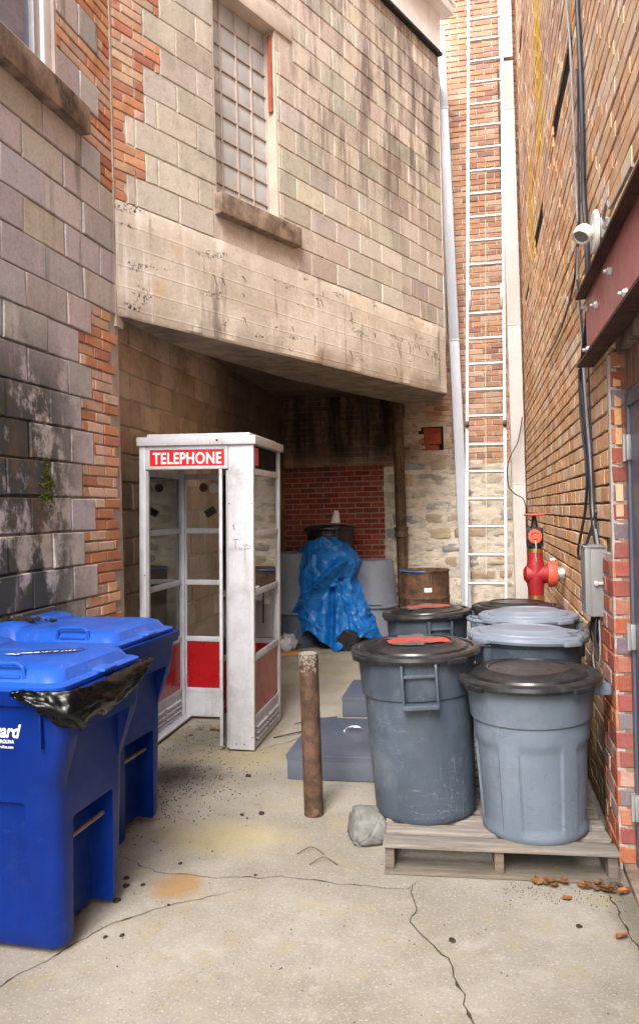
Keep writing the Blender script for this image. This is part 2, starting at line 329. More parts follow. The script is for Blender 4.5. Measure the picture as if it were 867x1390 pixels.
# ------------------------------------------------------------------ mesh building
def link(o, parent=None):
    COL.objects.link(o)
    if parent is not None: o.parent = parent
    return o
def tag(o, label=None, cat=None, group=None, kind=None):
    if label: o['label'] = label
    if cat: o['category'] = cat
    if group: o['group'] = group
    if kind: o['kind'] = kind
    return o
def empty(name, loc, label, cat, group=None, rz=0, kind=None, tilt=(0, 0)):
    o = bpy.data.objects.new(name, None); o.empty_display_size = .2; link(o); o.location = loc; o.rotation_euler = (tilt[0], tilt[1], rz)
    return tag(o, label, cat, group, kind)

class MB:
    def __init__(s): s.v = []; s.f = []; s.c = []; s.m = []; s.sm = []
    def add(s, vs, fs, col=(1, 1, 1), mi=0, smooth=False, mtx=None):
        b = len(s.v)
        for q in vs:
            q = Vector(q)
            if mtx is not None: q = mtx @ q
            s.v.append(q)
        for f in fs:
            s.f.append([b + i for i in f]); s.c.append(col); s.m.append(mi); s.sm.append(smooth)
    def box(s, a, b, col=(1, 1, 1), mi=0, bev=0.0, mtx=None, segs=2):
        x0, x1 = sorted((a[0], b[0])); y0, y1 = sorted((a[1], b[1])); z0, z1 = sorted((a[2], b[2]))
        if bev <= 0:
            vs = [(x, y, z) for z in (z0, z1) for y in (y0, y1) for x in (x0, x1)]
            fs = [(0, 2, 3, 1), (4, 5, 7, 6), (0, 1, 5, 4), (2, 6, 7, 3), (0, 4, 6, 2), (1, 3, 7, 5)]
            s.add(vs, fs, col, mi, False, mtx); return
        bm = bmesh.new(); bmesh.ops.create_cube(bm, size=1)
        for v in bm.verts: v.co = Vector(((x0 + x1) / 2 + v.co.x * (x1 - x0), (y0 + y1) / 2 + v.co.y * (y1 - y0), (z0 + z1) / 2 + v.co.z * (z1 - z0)))
        bmesh.ops.bevel(bm, geom=bm.edges[:], offset=min(bev, .45 * min(x1 - x0, y1 - y0, z1 - z0)), segments=segs, profile=.6, affect='EDGES')
        s.bm(bm, col, mi, mtx, segs > 1)
    def bm(s, bm, col=(1, 1, 1), mi=0, mtx=None, smooth=False):
        bm.verts.index_update()
        s.add([v.co.copy() for v in bm.verts], [[v.index for v in f.verts] for f in bm.faces], col, mi, smooth, mtx); bm.free()
    def tube(s, pts, r, n=8, col=(1, 1, 1), mi=0, mtx=None, caps=True):
        pts = [Vector(p) for p in pts]; N = len(pts)
        rs = r if isinstance(r, (list, tuple)) else [r] * N
        vs = []; fs = []; prev = None
        for i, p in enumerate(pts):
            d = (pts[min(i + 1, N - 1)] - pts[max(i - 1, 0)]).normalized()
            if prev is None:
                a = d.orthogonal().normalized()
            else:
                a = (prev - d * prev.dot(d))
                a = a.normalized() if a.length > 1e-6 else d.orthogonal().normalized()
            prev = a; b = d.cross(a)
            for k in range(n):
                t = 2 * math.pi * k / n; vs.append(p + (a * math.cos(t) + b * math.sin(t)) * rs[i])
        for i in range(N - 1):
            for k in range(n): fs.append((i * n + k, i * n + (k + 1) % n, (i + 1) * n + (k + 1) % n, (i + 1) * n + k))
        if caps: fs.append(tuple(range(n))[::-1]); fs.append(tuple((N - 1) * n + k for k in range(n)))
        s.add(vs, fs, col, mi, True, mtx)
    def lathe(s, prof, n=48, c=(0, 0, 0), col=(1, 1, 1), mi=0, mtx=None, fn=None, smooth=True, axis='Z'):
        vs = []; fs = []
        for (r, z) in prof:
            for k in range(n):
                t = 2 * math.pi * k / n; rr = r + (fn(t, z, r) if fn else 0)
                q = (rr * math.cos(t), rr * math.sin(t), z)
                if axis == 'X': q = (z, rr * math.cos(t), rr * math.sin(t))
                if axis == 'Y': q = (rr * math.cos(t), z, rr * math.sin(t))
                vs.append((c[0] + q[0], c[1] + q[1], c[2] + q[2]))
        for i in range(len(prof) - 1):
            for k in range(n): fs.append((i * n + k, i * n + (k + 1) % n, (i + 1) * n + (k + 1) % n, (i + 1) * n + k))
        s.add(vs, fs, col, mi, smooth, mtx)
    def prism(s, poly, z0, z1, col=(1, 1, 1), mi=0, mtx=None):
        n = len(poly); vs = [(x, y, z0) for x, y in poly] + [(x, y, z1) for x, y in poly]
        fs = [tuple(range(n))[::-1], tuple(range(n, 2 * n))] + [(i, (i + 1) % n, n + (i + 1) % n, n + i) for i in range(n)]
        s.add(vs, fs, col, mi, False, mtx)
    def build(s, name, mats, parent=None, autosmooth=35, loc=None):
        me = bpy.data.meshes.new(name); me.from_pydata([tuple(v) for v in s.v], [], s.f)
        mats = mats if isinstance(mats, (list, tuple)) else [mats]
        for mt in mats: me.materials.append(M[mt] if isinstance(mt, str) else mt)
        me.polygons.foreach_set('material_index', s.m); me.polygons.foreach_set('use_smooth', s.sm)
        ca = me.color_attributes.new('col', 'FLOAT_COLOR', 'CORNER'); buf = []
        for f, c in zip(s.f, s.c): buf.extend((*c[:3], 1.0) * len(f))
        ca.data.foreach_set('color', buf)
        bm = bmesh.new(); bm.from_mesh(me); bmesh.ops.recalc_face_normals(bm, faces=bm.faces); bm.to_mesh(me); bm.free()
        if any(s.sm) and autosmooth: me.set_sharp_from_angle(angle=R_(autosmooth))
        me.update(); o = bpy.data.objects.new(name, me); link(o, parent)
        if loc: o.location = loc
        return o
def one(name, mat, parent, fn, **kw):
    b = MB(); fn(b); return b.build(name, mat, parent, **kw)
def text_mesh(name, txt, size, mat, parent, mtx, extrude=.002, shear=0, sx=1.0, bold=0.0, align='LEFT', space=1.0):
    cu = bpy.data.curves.new(name, 'FONT'); cu.body = txt; cu.size = size; cu.extrude = extrude; cu.shear = shear; cu.offset = bold
    cu.align_x = align; cu.space_character = space
    to = bpy.data.objects.new(name, cu); COL.objects.link(to); bpy.context.view_layer.update()
    me = bpy.data.meshes.new_from_object(to.evaluated_get(bpy.context.evaluated_depsgraph_get()))
    bpy.data.objects.remove(to); me.transform(mtx @ Matrix.Diagonal((sx, 1, 1, 1))); me.materials.clear(); me.materials.append(M[mat])
    o = bpy.data.objects.new(name, me); link(o, parent); return o
def vary(c, a=.12, b=.05):
    k = 1 + random.uniform(-a, a); return tuple(max(.004, x * k * (1 + random.uniform(-b, b))) for x in c)
def pick(pal):
    return vary(random.choice(pal))

# ------------------------------------------------------------------ masonry
class Wall:
    """bricks and blocks laid one by one in a vertical plane: O origin, U along, N out of the wall"""
    def __init__(s, O, ang_dir, N):
        s.b = MB(); s.O = Vector(O); s.U = Vector(ang_dir).normalized(); s.N = Vector(N).normalized()
    def P(s, u, v, n): return s.O + s.U * u + Vector((0, 0, v)) + s.N * n
    def unit(s, u0, u1, v0, v1, n=0.0, col=(.4, .3, .2), back=.03, ch=.004, jit=.0015, tilt=.002):
        if u1 - u0 < .012 or v1 - v0 < .012: return
        c = [(u0, v0), (u1, v0), (u1, v1), (u0, v1)]
        J = [(random.uniform(-jit, jit), random.uniform(-jit, jit), random.uniform(-tilt, tilt)) for _ in c]
        if random.random() < .22:
            q = random.randrange(4); e = random.uniform(.002, .007); gx = (1, -1, -1, 1)[q]; gy = (1, 1, -1, -1)[q]
            J[q] = (J[q][0] + gx * e, J[q][1] + gy * e * .6, J[q][2] - e * .1)
        sg = [(1, 1), (-1, 1), (-1, -1), (1, -1)]
        vs = [s.P(a + j[0], b + j[1], -back) for (a, b), j in zip(c, J)]
        vs += [s.P(a + j[0], b + j[1], n - ch + j[2]) for (a, b), j in zip(c, J)]
        vs += [s.P(a + j[0] + ch * g[0], b + j[1] + ch * g[1], n + j[2]) for (a, b), j, g in zip(c, J, sg)]
        fs = [(8, 9, 10, 11)]
        for k in range(4):
            l = (k + 1) % 4; fs.append((k, l, 4 + l, 4 + k)); fs.append((4 + k, 4 + l, 8 + l, 8 + k))
        s.b.add(vs, fs, col)
    def row(s, ua, ub, v0, v1, L, off, joint, pal, n=(0, .004), jv=None, **kw):
        """fill [ua,ub] with units of length L (joint included); off shifts the bond"""
        u = math.floor((ua - off) / L) * L + off
        while u < ub - .004:
            a = max(u, ua); b = min(u + L, ub)
            if b - a > .02:
                s.unit(a + (jv or joint) / 2, b - (jv or joint) / 2, v0 + joint / 2, v1 - joint / 2, random.uniform(*n), pick(pal), **kw)
            u += L * 1.0
    def backing(s, ua, ub, va, vb, depth=.25, n=-.012, col=(.5, .45, .4)):
        vs = [s.P(u, v, k) for k in (n, -depth) for (u, v) in ((ua, va), (ub, va), (ub, vb), (ua, vb))]
        s.b.add(vs, [(0, 1, 2, 3), (7, 6, 5, 4), (0, 4, 5, 1), (1, 5, 6, 2), (2, 6, 7, 3), (3, 7, 4, 0)], col)
def cut(ivs, a, b):
    out = []
    for (x, y) in ivs:
        if b <= x or a >= y: out.append((x, y)); continue
        if a > x: out.append((x, a))
        if b < y: out.append((b, y))
    return out

BLK_L = [(.52, .48, .47), (.59, .54, .53), (.48, .445, .45), (.56, .525, .56), (.56, .50, .44), (.62, .57, .56)]
BLK_U = [(.56, .51, .44), (.61, .555, .48), (.51, .46, .40), (.58, .53, .46), (.65, .59, .52)]
BRK_O = [(.62, .29, .16), (.66, .35, .20), (.56, .25, .14), (.68, .40, .26), (.50, .21, .14), (.68, .48, .35), (.64, .44, .34)]
BRK_R = [(.74, .42, .20), (.78, .46, .24), (.70, .38, .18), (.76, .49, .28), (.80, .55, .35), (.72, .40, .20), (.75, .44, .23), (.64, .34, .18), (.80, .62, .46)]
BRK_RED = [(.40, .12, .07), (.46, .17, .09), (.35, .11, .08), (.44, .19, .13), (.30, .10, .09), (.48, .30, .25)]
BRK_REAR = [(.50, .28, .18), (.44, .24, .16), (.52, .32, .22), (.56, .38, .28), (.36, .20, .15), (.50, .26, .15)]
BRK_PATCH = [(.26, .045, .03), (.31, .06, .04), (.20, .04, .03), (.24, .06, .045), (.34, .08, .05)]
BLK_REC = [(.52, .39, .27), (.57, .44, .32), (.46, .34, .24), (.54, .42, .32)]

# ---- left building
LB = empty('block_building', (-2.6, 4.8, 0), 'old concrete block building on the left with glass block window and overhanging upper wall', 'building')
def at_parent(o, p):
    o.matrix_parent_inverse = p.matrix_world.inverted() if False else Matrix.Translation(-Vector(p.location)); return o
def part(b, name, mats, parent, **kw):
    o = b.build(name, mats, parent, **kw); o.location = -Vector(parent.location); return o
a25, a2 = R_(2.5), R_(25)
CX, CY = -2.27, 4.81
U1 = (-math.sin(a25), -math.cos(a25), 0); N1 = (math.cos(a25), -math.sin(a25), 0)
W1 = Wall((CX, CY, 0), U1, N1)
RH = .2033
MOR = (.44, .385, .34)
W1.backing(0, 6.2, -.1, 4.14, .3, -.012, MOR); W1.backing(0, .64, 4.14, 7.0, .3, -.012, MOR); W1.backing(1.95, 6.2, 4.14, 7.0, .3, -.012, MOR); W1.backing(.64, 1.95, 5.9, 7.0, .3, -.012, MOR)
k = 0
z = .126 - RH
WIN1 = (.66, 1.93, 4.15, 5.9)
while z < 7.0:
    z1 = z + RH
    if z < 2.95: bu = .47 if k % 2 else .33
    elif z < 3.72: bu = 0.0
    else: bu = .17 if k % 2 else .75
    if z > 3.72 and not (k % 2): bu = WIN1[0] + .02
    ivs = [(bu, 6.1)]
    if z1 > WIN1[2] + .03 and z < WIN1[3]: ivs = cut(ivs, WIN1[0], WIN1[1])
    for (a, b) in ivs: W1.row(a, b, z, z1, .405, .0 if k % 2 else .2, .011, BLK_L, (0, .008), ch=.005, jit=.004, tilt=.003)
    if bu > 0:
        for q in range(3):
            zz = z + q * RH / 3
            b = bu
            if z1 > WIN1[2] and bu > WIN1[0]: b = WIN1[0]
            # toothed, crumbling end at the corner
            st = 0 if z > 3.7 else random.choice((0, 0, .03, .07)) if q != 1 else random.choice((.05, .09))
            W1.row(st, b, zz, zz + RH / 3, .2, .1 * (q % 2), .010, BRK_O, (-.001, .004), ch=.004, jit=.003, tilt=.002)
    z = z1; k += 1
W1.b.box((-2.62, 4.80, -.1), (-2.285, 4.86, 3.0), (.42, .36, .3)); W1.b.box((-2.62, 4.80, 2.9), (-2.262, 4.90, 7.0), (.46, .38, .32))
part(W1.b, 'side_wall', 'left', LB)
# recess wall behind the telephone booth
W3 = Wall((-2.44, 4.86, 0), (0, 1, 0), (1, 0, 0))
W3.backing(0, 5.5, -.1, 3.3, .3, -.008, (.50, .41, .31)); k = 0; z = .05 - RH
while z < 3.2:
    near = .13 if k % 2 else 0
    W3.row(near, 5.4, z, z + RH, .405, .1 if k % 2 else .3, .012, BLK_REC, (0, .008), ch=.006, jit=.005, tilt=.003)
    if near:
        for q in range(3): W3.row(0, near, z + q * RH / 3, z + (q + 1) * RH / 3, .2, .1, .01, BRK_PATCH, (0, .006), jit=.003)
    z += RH; k += 1
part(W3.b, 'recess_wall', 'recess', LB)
# upper wall with the glass block window
U2 = (math.sin(a2), math.cos(a2), 0); N2 = (math.cos(a2), -math.sin(a2), 0)
W2 = Wall((CX, CY, 0), U2, N2); LEN2 = 4.84
GB = (1.0, 1.78, 4.11, 5.72)
W2.backing(0, GB[0], 3.76, 6.93, .3, -.0065, (.60, .54, .47)); W2.backing(GB[1], LEN2, 3.76, 6.93, .3, -.0065, (.60, .54, .47))
W2.backing(GB[0], GB[1], 3.76, 3.95, .3, -.01, (.58, .5, .43)); W2.backing(GB[0], GB[1], 5.9, 6.93, .3, -.01, (.58, .5, .43))
k = 0; z = 3.755
while z < 6.90:
    z1 = min(z + RH, 6.93)
    bu = ((.12, .29) if z < 4.5 else (.29, .45))[k % 2]
    ivs = [(bu, LEN2)]
    if z1 > 4.12 and z < 5.70: ivs = cut(ivs, GB[0], GB[1])
    if z < 4.10 and z1 > 3.94: ivs = cut(ivs, .97, 2.02)
    if z1 > 5.74 and z < 5.93: ivs = cut(ivs, .80, 2.02)
    for (a, b) in ivs: W2.row(a, b, z, z1, .405, .0 if k % 2 else .2, .015, BLK_U, (-.002, .002), ch=.0035, jit=.004, tilt=.0012)
    for q in range(3):
        zz = z + q * RH / 3; W2.row(0, bu, zz, zz + RH / 3, .2, .1 * (q % 2), .010, BRK_O, (-.001, .004), ch=.004, jit=.003, tilt=.002)
    z = z1; k += 1

part(W2.b, 'upper_wall', 'upper', LB)
# board formed beam with its widening underside
def wp(u, v, n): return W2.P(u, v, n)
b = MB()
out = [W2.P(0, 0, .006), W2.P(LEN2, 0, .006)]
inner = [(-.80, 9.75), (-1.25, 8.75), (-1.74, 7.54), (-1.86, 7.11), (-2.10, 6.31), (-2.25, 5.65), (-2.27, 5.0)]
nseg = 40
poly = [(out[0].x + (out[1].x - out[0].x) * i / nseg, out[0].y + (out[1].y - out[0].y) * i / nseg) for i in range(nseg + 1)]
poly += [(-.42, 9.86)] + inner
# outer face with gentle chips along the lower edge
zb = 2.97; lev = [0, .02, .2, .4, .6, .765, .785]
vs = []; fs = []
for i in range(nseg + 1):
    for j, l in enumerate(lev):
        chip = (.018 * max(0, mnoise.noise(Vector((i * .6, j, 0)))) if j == 0 else 0)
        n = .006 - (.012 if j == 0 else 0) + .006 * mnoise.noise(Vector((i * .35, j * 1.7, 4)))
        if j == len(lev) - 1: n -= .01
        q = W2.P(LEN2 * i / nseg, zb + l + chip, n); vs.append(q)
L_ = len(lev)
for i in range(nseg):
    for j in range(L_ - 1): fs.append((i * L_ + j, (i + 1) * L_ + j, (i + 1) * L_ + j + 1, i * L_ + j + 1))
b.add(vs, fs)
top = [(x, y) for x, y in poly]
b.add([(x, y, zb) for x, y in top[:nseg + 1]] + [(x, y, zb) for x, y in top[nseg + 1:]], [tuple(range(len(top)))], mi=2)
inn = [(out[1].x, out[1].y)] + top[nseg + 1:] + [(out[0].x, out[0].y)]
for (p, q) in zip(inn[:-1], inn[1:]): b.add([(p[0], p[1], zb), (q[0], q[1], zb), (q[0], q[1], 3.74), (p[0], p[1], 3.74)], [(0, 1, 2, 3)])
rnd = random.Random(3)
for i in range(22):      # tie wires and gouges left in the face
    u = rnd.uniform(.2, 4.7); v = zb + rnd.choice((.20, .42, .60)) + rnd.uniform(-.06, .07); lean = rnd.uniform(.0, .06)
    for q in range(rnd.choice((1, 1, 2))):
        du = q * rnd.uniform(.04, .09); l = rnd.uniform(.03, .12)
        b.tube([W2.P(u + du - .01, v + rnd.uniform(0, .01), .004), W2.P(u + du + .008, v, .010), W2.P(u + du + lean * .4, v - l * .45, .012), W2.P(u + du + lean, v - l, .004)], [.0012, .0024, .002, .001], 5, mi=1)
part(b, 'concrete_beam', ['beam', 'wire', plain('shaded soffit concrete', (.26, .215, .17), .95, 0, .15, .3, 4, .5, 30, (.08, .065, .05), .8)], LB)  # underside gets a darker concrete copy, its shade put into the colour
for (u, dz) in ((1.25, .32), (1.35, .22)):
    pass
# recess ceiling, roof slab
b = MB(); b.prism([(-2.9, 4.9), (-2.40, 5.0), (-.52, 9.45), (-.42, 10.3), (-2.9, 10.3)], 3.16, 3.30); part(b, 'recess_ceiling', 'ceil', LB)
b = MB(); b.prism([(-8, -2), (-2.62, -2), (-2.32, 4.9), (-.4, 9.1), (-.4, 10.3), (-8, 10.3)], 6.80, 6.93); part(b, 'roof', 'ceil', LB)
# rear corner of the upper wall, butting on the rear wall
b = MB(); e = W2.P(LEN2, 0, 0); b.prism([(e.x, e.y), (e.x + .004, 10.2), (e.x - .3, 10.2), (e.x - .3, e.y)], 3.76, 6.93); part(b, 'end_wall', 'upper', LB)
# eaves: white fascia and gutter
b = MB()
def w2box(b, u0, u1, v0, v1, n0, n1, mi=0, bev=0.0):
    mt = Matrix.Translation(W2.O) @ Matrix(((W2.U.x, W2.N.x, 0, 0), (W2.U.y, W2.N.y, 0, 0), (0, 0, 1, 0), (0, 0, 0, 1)))
    b.box((u0, n0, v0), (u1, n1, v1), mi=mi, bev=bev, mtx=mt)
w2box(b, 0, LEN2 - .01, 6.93, 7.40, -.02, .035); w2box(b, 0, LEN2, 6.925, 6.955, -.02, .06, 1); part(b, 'fascia', ['gutter_white', 'black'], LB)
b = MB(); w2box(b, 0, LEN2 + .10, 7.40, 7.53, .0, .17, bev=.012); w2box(b, 0, LEN2 + .11, 7.52, 7.545, -.01, .185); part(b, 'gutter', 'gutter_white', LB)
# sill and lintel of the glass block window
b = MB(); w2box(b, .985, 2.0, 3.94, 4.105, -.12, .07, bev=.012); part(b, 'window_sill', 'sill', LB)
b = MB(); w2box(b, .82, 2.0, 5.745, 5.925, -.25, .012, bev=.01); part(b, 'lintel', 'lintel', LB)
gw = MB()
w2box(gw, GB[0] - .004, GB[0] + .012, 4.10, 5.75, -.28, -.005); part(gw, 'window_reveal', 'plaster', LB); gw = MB(); w2box(gw, GB[1] - .012, GB[1] + .03, 4.10, 5.75, -.28, -.004)
gwo = part(gw, 'window_reveal', 'plaster', LB)
g = MB(); w2box(g, GB[0] + .012, GB[1] - .012, 4.10, 5.75, -.16, -.135); gf = part(g, 'glass_block_window', 'plaster', LB); 
g = MB()
bw = (GB[1] - GB[0] - .03) / 4
for i in range(4):
    for j in range(9):
        u0 = GB[0] + .015 + i * bw; v0 = 4.085 + j * .186; v1 = min(v0 + .176, 5.745)
        w2box(g, u0 + .006, u0 + bw - .006, v0, v1, -.15, -.122, bev=.006)
go = g.build('glass_blocks', 'gblock', gf)
g = MB()
for i in range(5): w2box(g, GB[0] + .015 + i * bw - .005, GB[0] + .015 + i * bw + .005, 4.10, 5.745, -.135, -.106, bev=.002)
for j in range(10): w2box(g, GB[0] + .012, GB[1] - .012, 4.085 + j * .186 - .0095, 4.085 + j * .186 + .0005, -.134, -.109, bev=.002)
g.build('joint_grid', 'stucco', gf)
g = MB(); w2box(g, GB[1] - .035, GB[1] - .015, 5.05, 5.70, -.07, -.03); part(g, 'tile_strip', 'ivory', LB)
# sash window of the side wall
def w1box(b, u0, u1, v0, v1, n0, n1, mi=0, bev=0.0):
    mt = Matrix.Translation(W1.O) @ Matrix(((W1.U.x, W1.N.x, 0, 0), (W1.U.y, W1.N.y, 0, 0), (0, 0, 1, 0), (0, 0, 0, 1)))
    b.box((u0, n0, v0), (u1, n1, v1), mi=mi, bev=bev, mtx=mt)
b = MB(); w1box(b, .40, 2.1, 3.975, 4.145, -.1, .075, bev=.014)
part(b, 'window_sill', 'sill', LB)
b = MB(); w1box(b, .645, .668, 4.147, 5.9, -.2, .002); part(b, 'window_reveal', 'stucco', LB); b = MB(); w1box(b, 1.93, 1.945, 4.147, 5.9, -.2, .002); part(b, 'window_reveal', 'stucco', LB)
b = MB()
w1box(b, .67, .74, 4.15, 5.9, -.12, -.02, bev=.006); w1box(b, 1.86, 1.93, 4.15, 5.9, -.12, -.02, bev=.006)
w1box(b, .74, 1.86, 4.15, 4.20, -.12, .0, bev=.006); w1box(b, .74, 1.86, 5.84, 5.9, -.12, -.02)
sw = part(b, 'sash_window', 'white_paint', LB)
b = MB(); w1box(b, .745, .80, 4.205, 5.83, -.10, -.045, bev=.005); w1box(b, 1.80, 1.855, 4.205, 5.83, -.10, -.045, bev=.005); w1box(b, .80, 1.80, 4.205, 4.27, -.10, -.045, bev=.005); w1box(b, .80, 1.80, 4.99, 5.04, -.10, -.045, bev=.005); b.build('sash', 'dark_alu', sw)
b = MB(); w1box(b, .80, 1.80, 4.27, 5.83, -.085, -.078); b.build('pane', 'wglass', sw)
# moss tuft on the near wall is a plant of its own
mt_ = MB(); r = random.Random(5)
p0 = W1.P(.86, 1.83, 0)
for i in range(420):
    a = r.gauss(0, .035); c_ = r.gauss(0, .07) - .02; q = W1.P(.86 + a * (1 if c_ < 0 else .6), 1.84 + c_, .0)
    d = Vector((r.uniform(.4, 1), r.uniform(-.7, .7), r.uniform(-.6, .9))).normalized() * r.uniform(.012, .03); s_ = Vector((r.uniform(-1, 1), r.uniform(-1, 1), r.uniform(-1, 1))).normalized() * .006
    mt_.add([q - s_, q + s_, q + d], [(0, 1, 2)])
tag(mt_.build('moss', 'moss', None), 'small tuft of green moss growing from a joint of the left block wall', 'moss')

# ---- right building
RB = empty('brick_building', (.9, 4, 0), 'tall orange brick building with maroon steel beam over a side door on the right', 'building')
ar = R_(.7)
UR = (math.sin(ar), math.cos(ar), 0); NR = (-math.cos(ar), math.sin(ar), 0)
def XR(y): return .645 + (y - 3.5) * math.tan(ar)
WR = Wall((XR(0), 0, 0), UR, NR)
CH = .0852
D0, D1 = 2.62, 3.64       # door opening along the wall
MR = (.16, .105, .07)
WR.backing(D1 + .005, 10.4, -.1, 9.4, .3, -.015, MR); WR.backing(-1.5, D0, -.1, 9.4, .3, -.016, MR); WR.backing(D0, D1 + .005, 2.30, 9.4, .3, -.016, MR)
rowi = 0; z = .02
slots = [(4.75, 5.95, 4.28, 4.28 + 2 * .0852), (6.9, 7.9, 4.11, 4.11 + 2 * .0852), (8.8, 9.5, 4.02, 4.10), (8.9, 9.6, 6.92, 7.1)]
while z < 9.3:
    z1 = z + CH
    ivs = [(1.2, 10.25)]
    if z < 2.36: ivs = cut(ivs, D0, D1)
    if z < 1.42: ivs = cut(ivs, D1, 4.02)
    for (su0, su1, sz0, sz1) in slots:
        if z1 > sz0 + .02 and z < sz1 - .02: ivs = cut(ivs, su0, su1)
    off = (.11, 0)[rowi % 2]
    dpt = random.uniform(-.002, .003)
    for (a, c_) in ivs:
        # the courses wander a little and the joints are raked out unevenly
        WR.row(a, c_, z, z1, .214, off + random.uniform(-.01, .01), random.uniform(.010, .016), BRK_R, (-.001 + dpt, .002 + dpt), jv=.004, ch=.0035, jit=.0026, tilt=.0016)
    z = z1; rowi += 1
for (su0, su1, sz0, sz1) in slots:
    b = MB(); b.add([WR.P(u, v, -.010) for (u, v) in ((su0 - .05, sz0 - .02), (su1, sz0 - .02), (su1 + .05, sz1 + .02), (su0, sz1 + .02))], [(0, 1, 2, 3)]); part(b, 'wall_slot', 'void_shade', RB)  # flat near-black sheets put in for the shade inside the slots
part(WR.b, 'wall', 'right', RB)
# rebuilt red brick pier beside the door: face and jamb
WP = Wall(WR.P(0, 0, .022), UR, NR); z = .02; k = 0
WP.backing(D1 + .02, 4.0, 0, 1.40, .12, -.010, (.48, .42, .38))
WJ = Wall(WR.P(D1 + .002, 0, .02), Vector(NR) * -1, Vector(UR) * -1)
WJ.backing(.0, .16, 0, 2.3, .05, -.008, (.46, .41, .38))
while z < 2.25:
    if z + CH < 1.44: WP.row(D1 + .001, 4.02, z, z + CH, .214, .11 if k % 2 else 0, .014, BRK_RED, (-.001, .003), jit=.003)
    WJ.row(.001, .15, z, z + CH, .16, 0, .014, BRK_RED if random.random() > .12 else [(.22, .18, .2)], (-.001, .003), jit=.003)
    z += CH; k += 1

pier = part(WP.b, 'pier', 'misc', RB); part(WJ.b, 'door_jamb', 'misc', RB)
# soldier course over the door
WS = Wall(WR.P(0, 0, -.05), UR, NR); WS.backing(D0, D1, 2.12, 2.40, .2, -.01, (.2, .15, .12))
u = D0
while u < D1: WS.unit(u + .005, u + .065, 2.13, 2.335, 0, vary((.22, .13, .10)), jit=.002); u += .072
part(WS.b, 'soldier_course', 'misc', RB)
def wrbox(b, u0, u1, v0, v1, n0, n1, mi=0, bev=0.0):
    mt = Matrix.Translation(WR.O) @ Matrix(((WR.U.x, WR.N.x, 0, 0), (WR.U.y, WR.N.y, 0, 0), (0, 0, 1, 0), (0, 0, 0, 1)))
    b.box((u0, n0, v0), (u1, n1, v1), mi=mi, bev=bev, mtx=mt)
b = MB(); wrbox(b, D0, D1 - .012, .03, 2.12, -.13, -.055, bev=.004); dr = part(b, 'door', 'door', RB)
b = MB(); wrbox(b, D1 - .05, D1 - .004, .0, 2.12, -.12, -.045, bev=.003); wrbox(b, D0, D1 - .05, 2.06, 2.125, -.12, -.045, bev=.003); part(b, 'door_frame', 'door', RB)
for zz in (.30, 1.05, 1.88):
    b = MB(); wrbox(b, D1 - .075, D1 - .02, zz - .055, zz + .055, -.055, -.036, bev=.002)
    b.tube([WR.P(D1 - .052, zz - .06, -.03), WR.P(D1 - .052, zz + .06, -.03)], .009, 8)
    hng = b.build('hinge', 'dark_alu', dr)
b = MB(); wrbox(b, D0 + .02, D0 + .12, .98, 1.1, -.056, -.045, bev=.003); b.tube([WR.P(D0 + .07, 1.04, -.06), WR.P(D0 + .07, 1.04, -.01)], .022, 12); b.build('handle', 'galv', dr)
b = MB(); wrbox(b, D0 - .02, D1, -.05, .03, -.3, .01, bev=.004); part(b, 'door_step', 'sill', RB)
# maroon channel beam over the door
BE = 4.20
b = MB(); wrbox(b, 1.0, BE, 2.36, 2.70, .02, .034); bmn = part(b, 'steel_beam', 'steel_red', RB)
b = MB(); wrbox(b, 1.0, BE + .012, 2.70, 2.714, .0, .085); wrbox(b, 1.0, BE + .012, 2.346, 2.36, .0, .085); b.build('flange', 'steel_rust', bmn)
for (u, v) in ((4.12, 2.42), (3.82, 2.57), (3.42, 2.61), (3.1, 2.43), (4.14, 2.64)):
    b = MB(); P = WR.P(u, v, .034); mt = Matrix.Translation(P) @ Vector(NR).to_track_quat('Z', 'Y').to_matrix().to_4x4()
    b.lathe([(0, .0), (.022, .0), (.022, .004), (0, .004)], 20, mtx=mt); b.lathe([(0, .004), (.019, .004), (.017, .014), (.013, .018), (0, .018)], 6, mtx=mt, smooth=False); b.lathe([(.009, .02), (.009, .032), (0, .033)], 10, mtx=mt)
    b.build('bolt', 'galv', bmn)

# ---- rear building wall: rubble stone below, brick above
BK = empty('rear_building', (-.8, 10.4, 0), 'rear building wall of pale rubble stone below and weathered brick above, closing the alley', 'building')
WB = Wall((-2.75, 10.2, 0), (1, 0, 0), (0, -1, 0))
WB.backing(0, 3.75, -.1, 9.4, .35, -.009, (.62, .52, .43))
def bx(x): return x + 2.75
z = 2.2; k = 0; BH = .0705
HOLE = (bx(-.60), bx(-.25), 2.40, 2.735)
while z < 9.3:
    ivs = [(0, 3.7)]
    if z + BH > HOLE[2] and z < HOLE[3]:
        e1 = random.uniform(-.03, .03); ivs = cut(ivs, HOLE[0] + e1 + (.0 if z > 2.62 else .12), HOLE[1] + e1 - (.03 if z < 2.5 else 0))
    for (a, c_) in ivs:
        WB.row(a, c_, z, z + BH, .212, .106 if k % 2 else 0, .012, BRK_REAR, (-.002, .005), ch=.004, jit=.003, tilt=.003)
    z += BH; k += 1
# red brick infill patch
z = -.02; k = 0
while z < 2.2:
    WB.row(bx(-2.7), bx(-1.08) + random.choice((-.03, 0, .0)), z, z + .0705, .212, .106 if k % 2 else 0, .012, BRK_PATCH, (.012, .016), ch=.003, jit=.002)
    z += .0705; k += 1
WB.backing(bx(-2.7), bx(-1.09), 0, 2.2, .1, .004, (.40, .33, .29))
part(WB.b, 'wall', 'rear', BK)
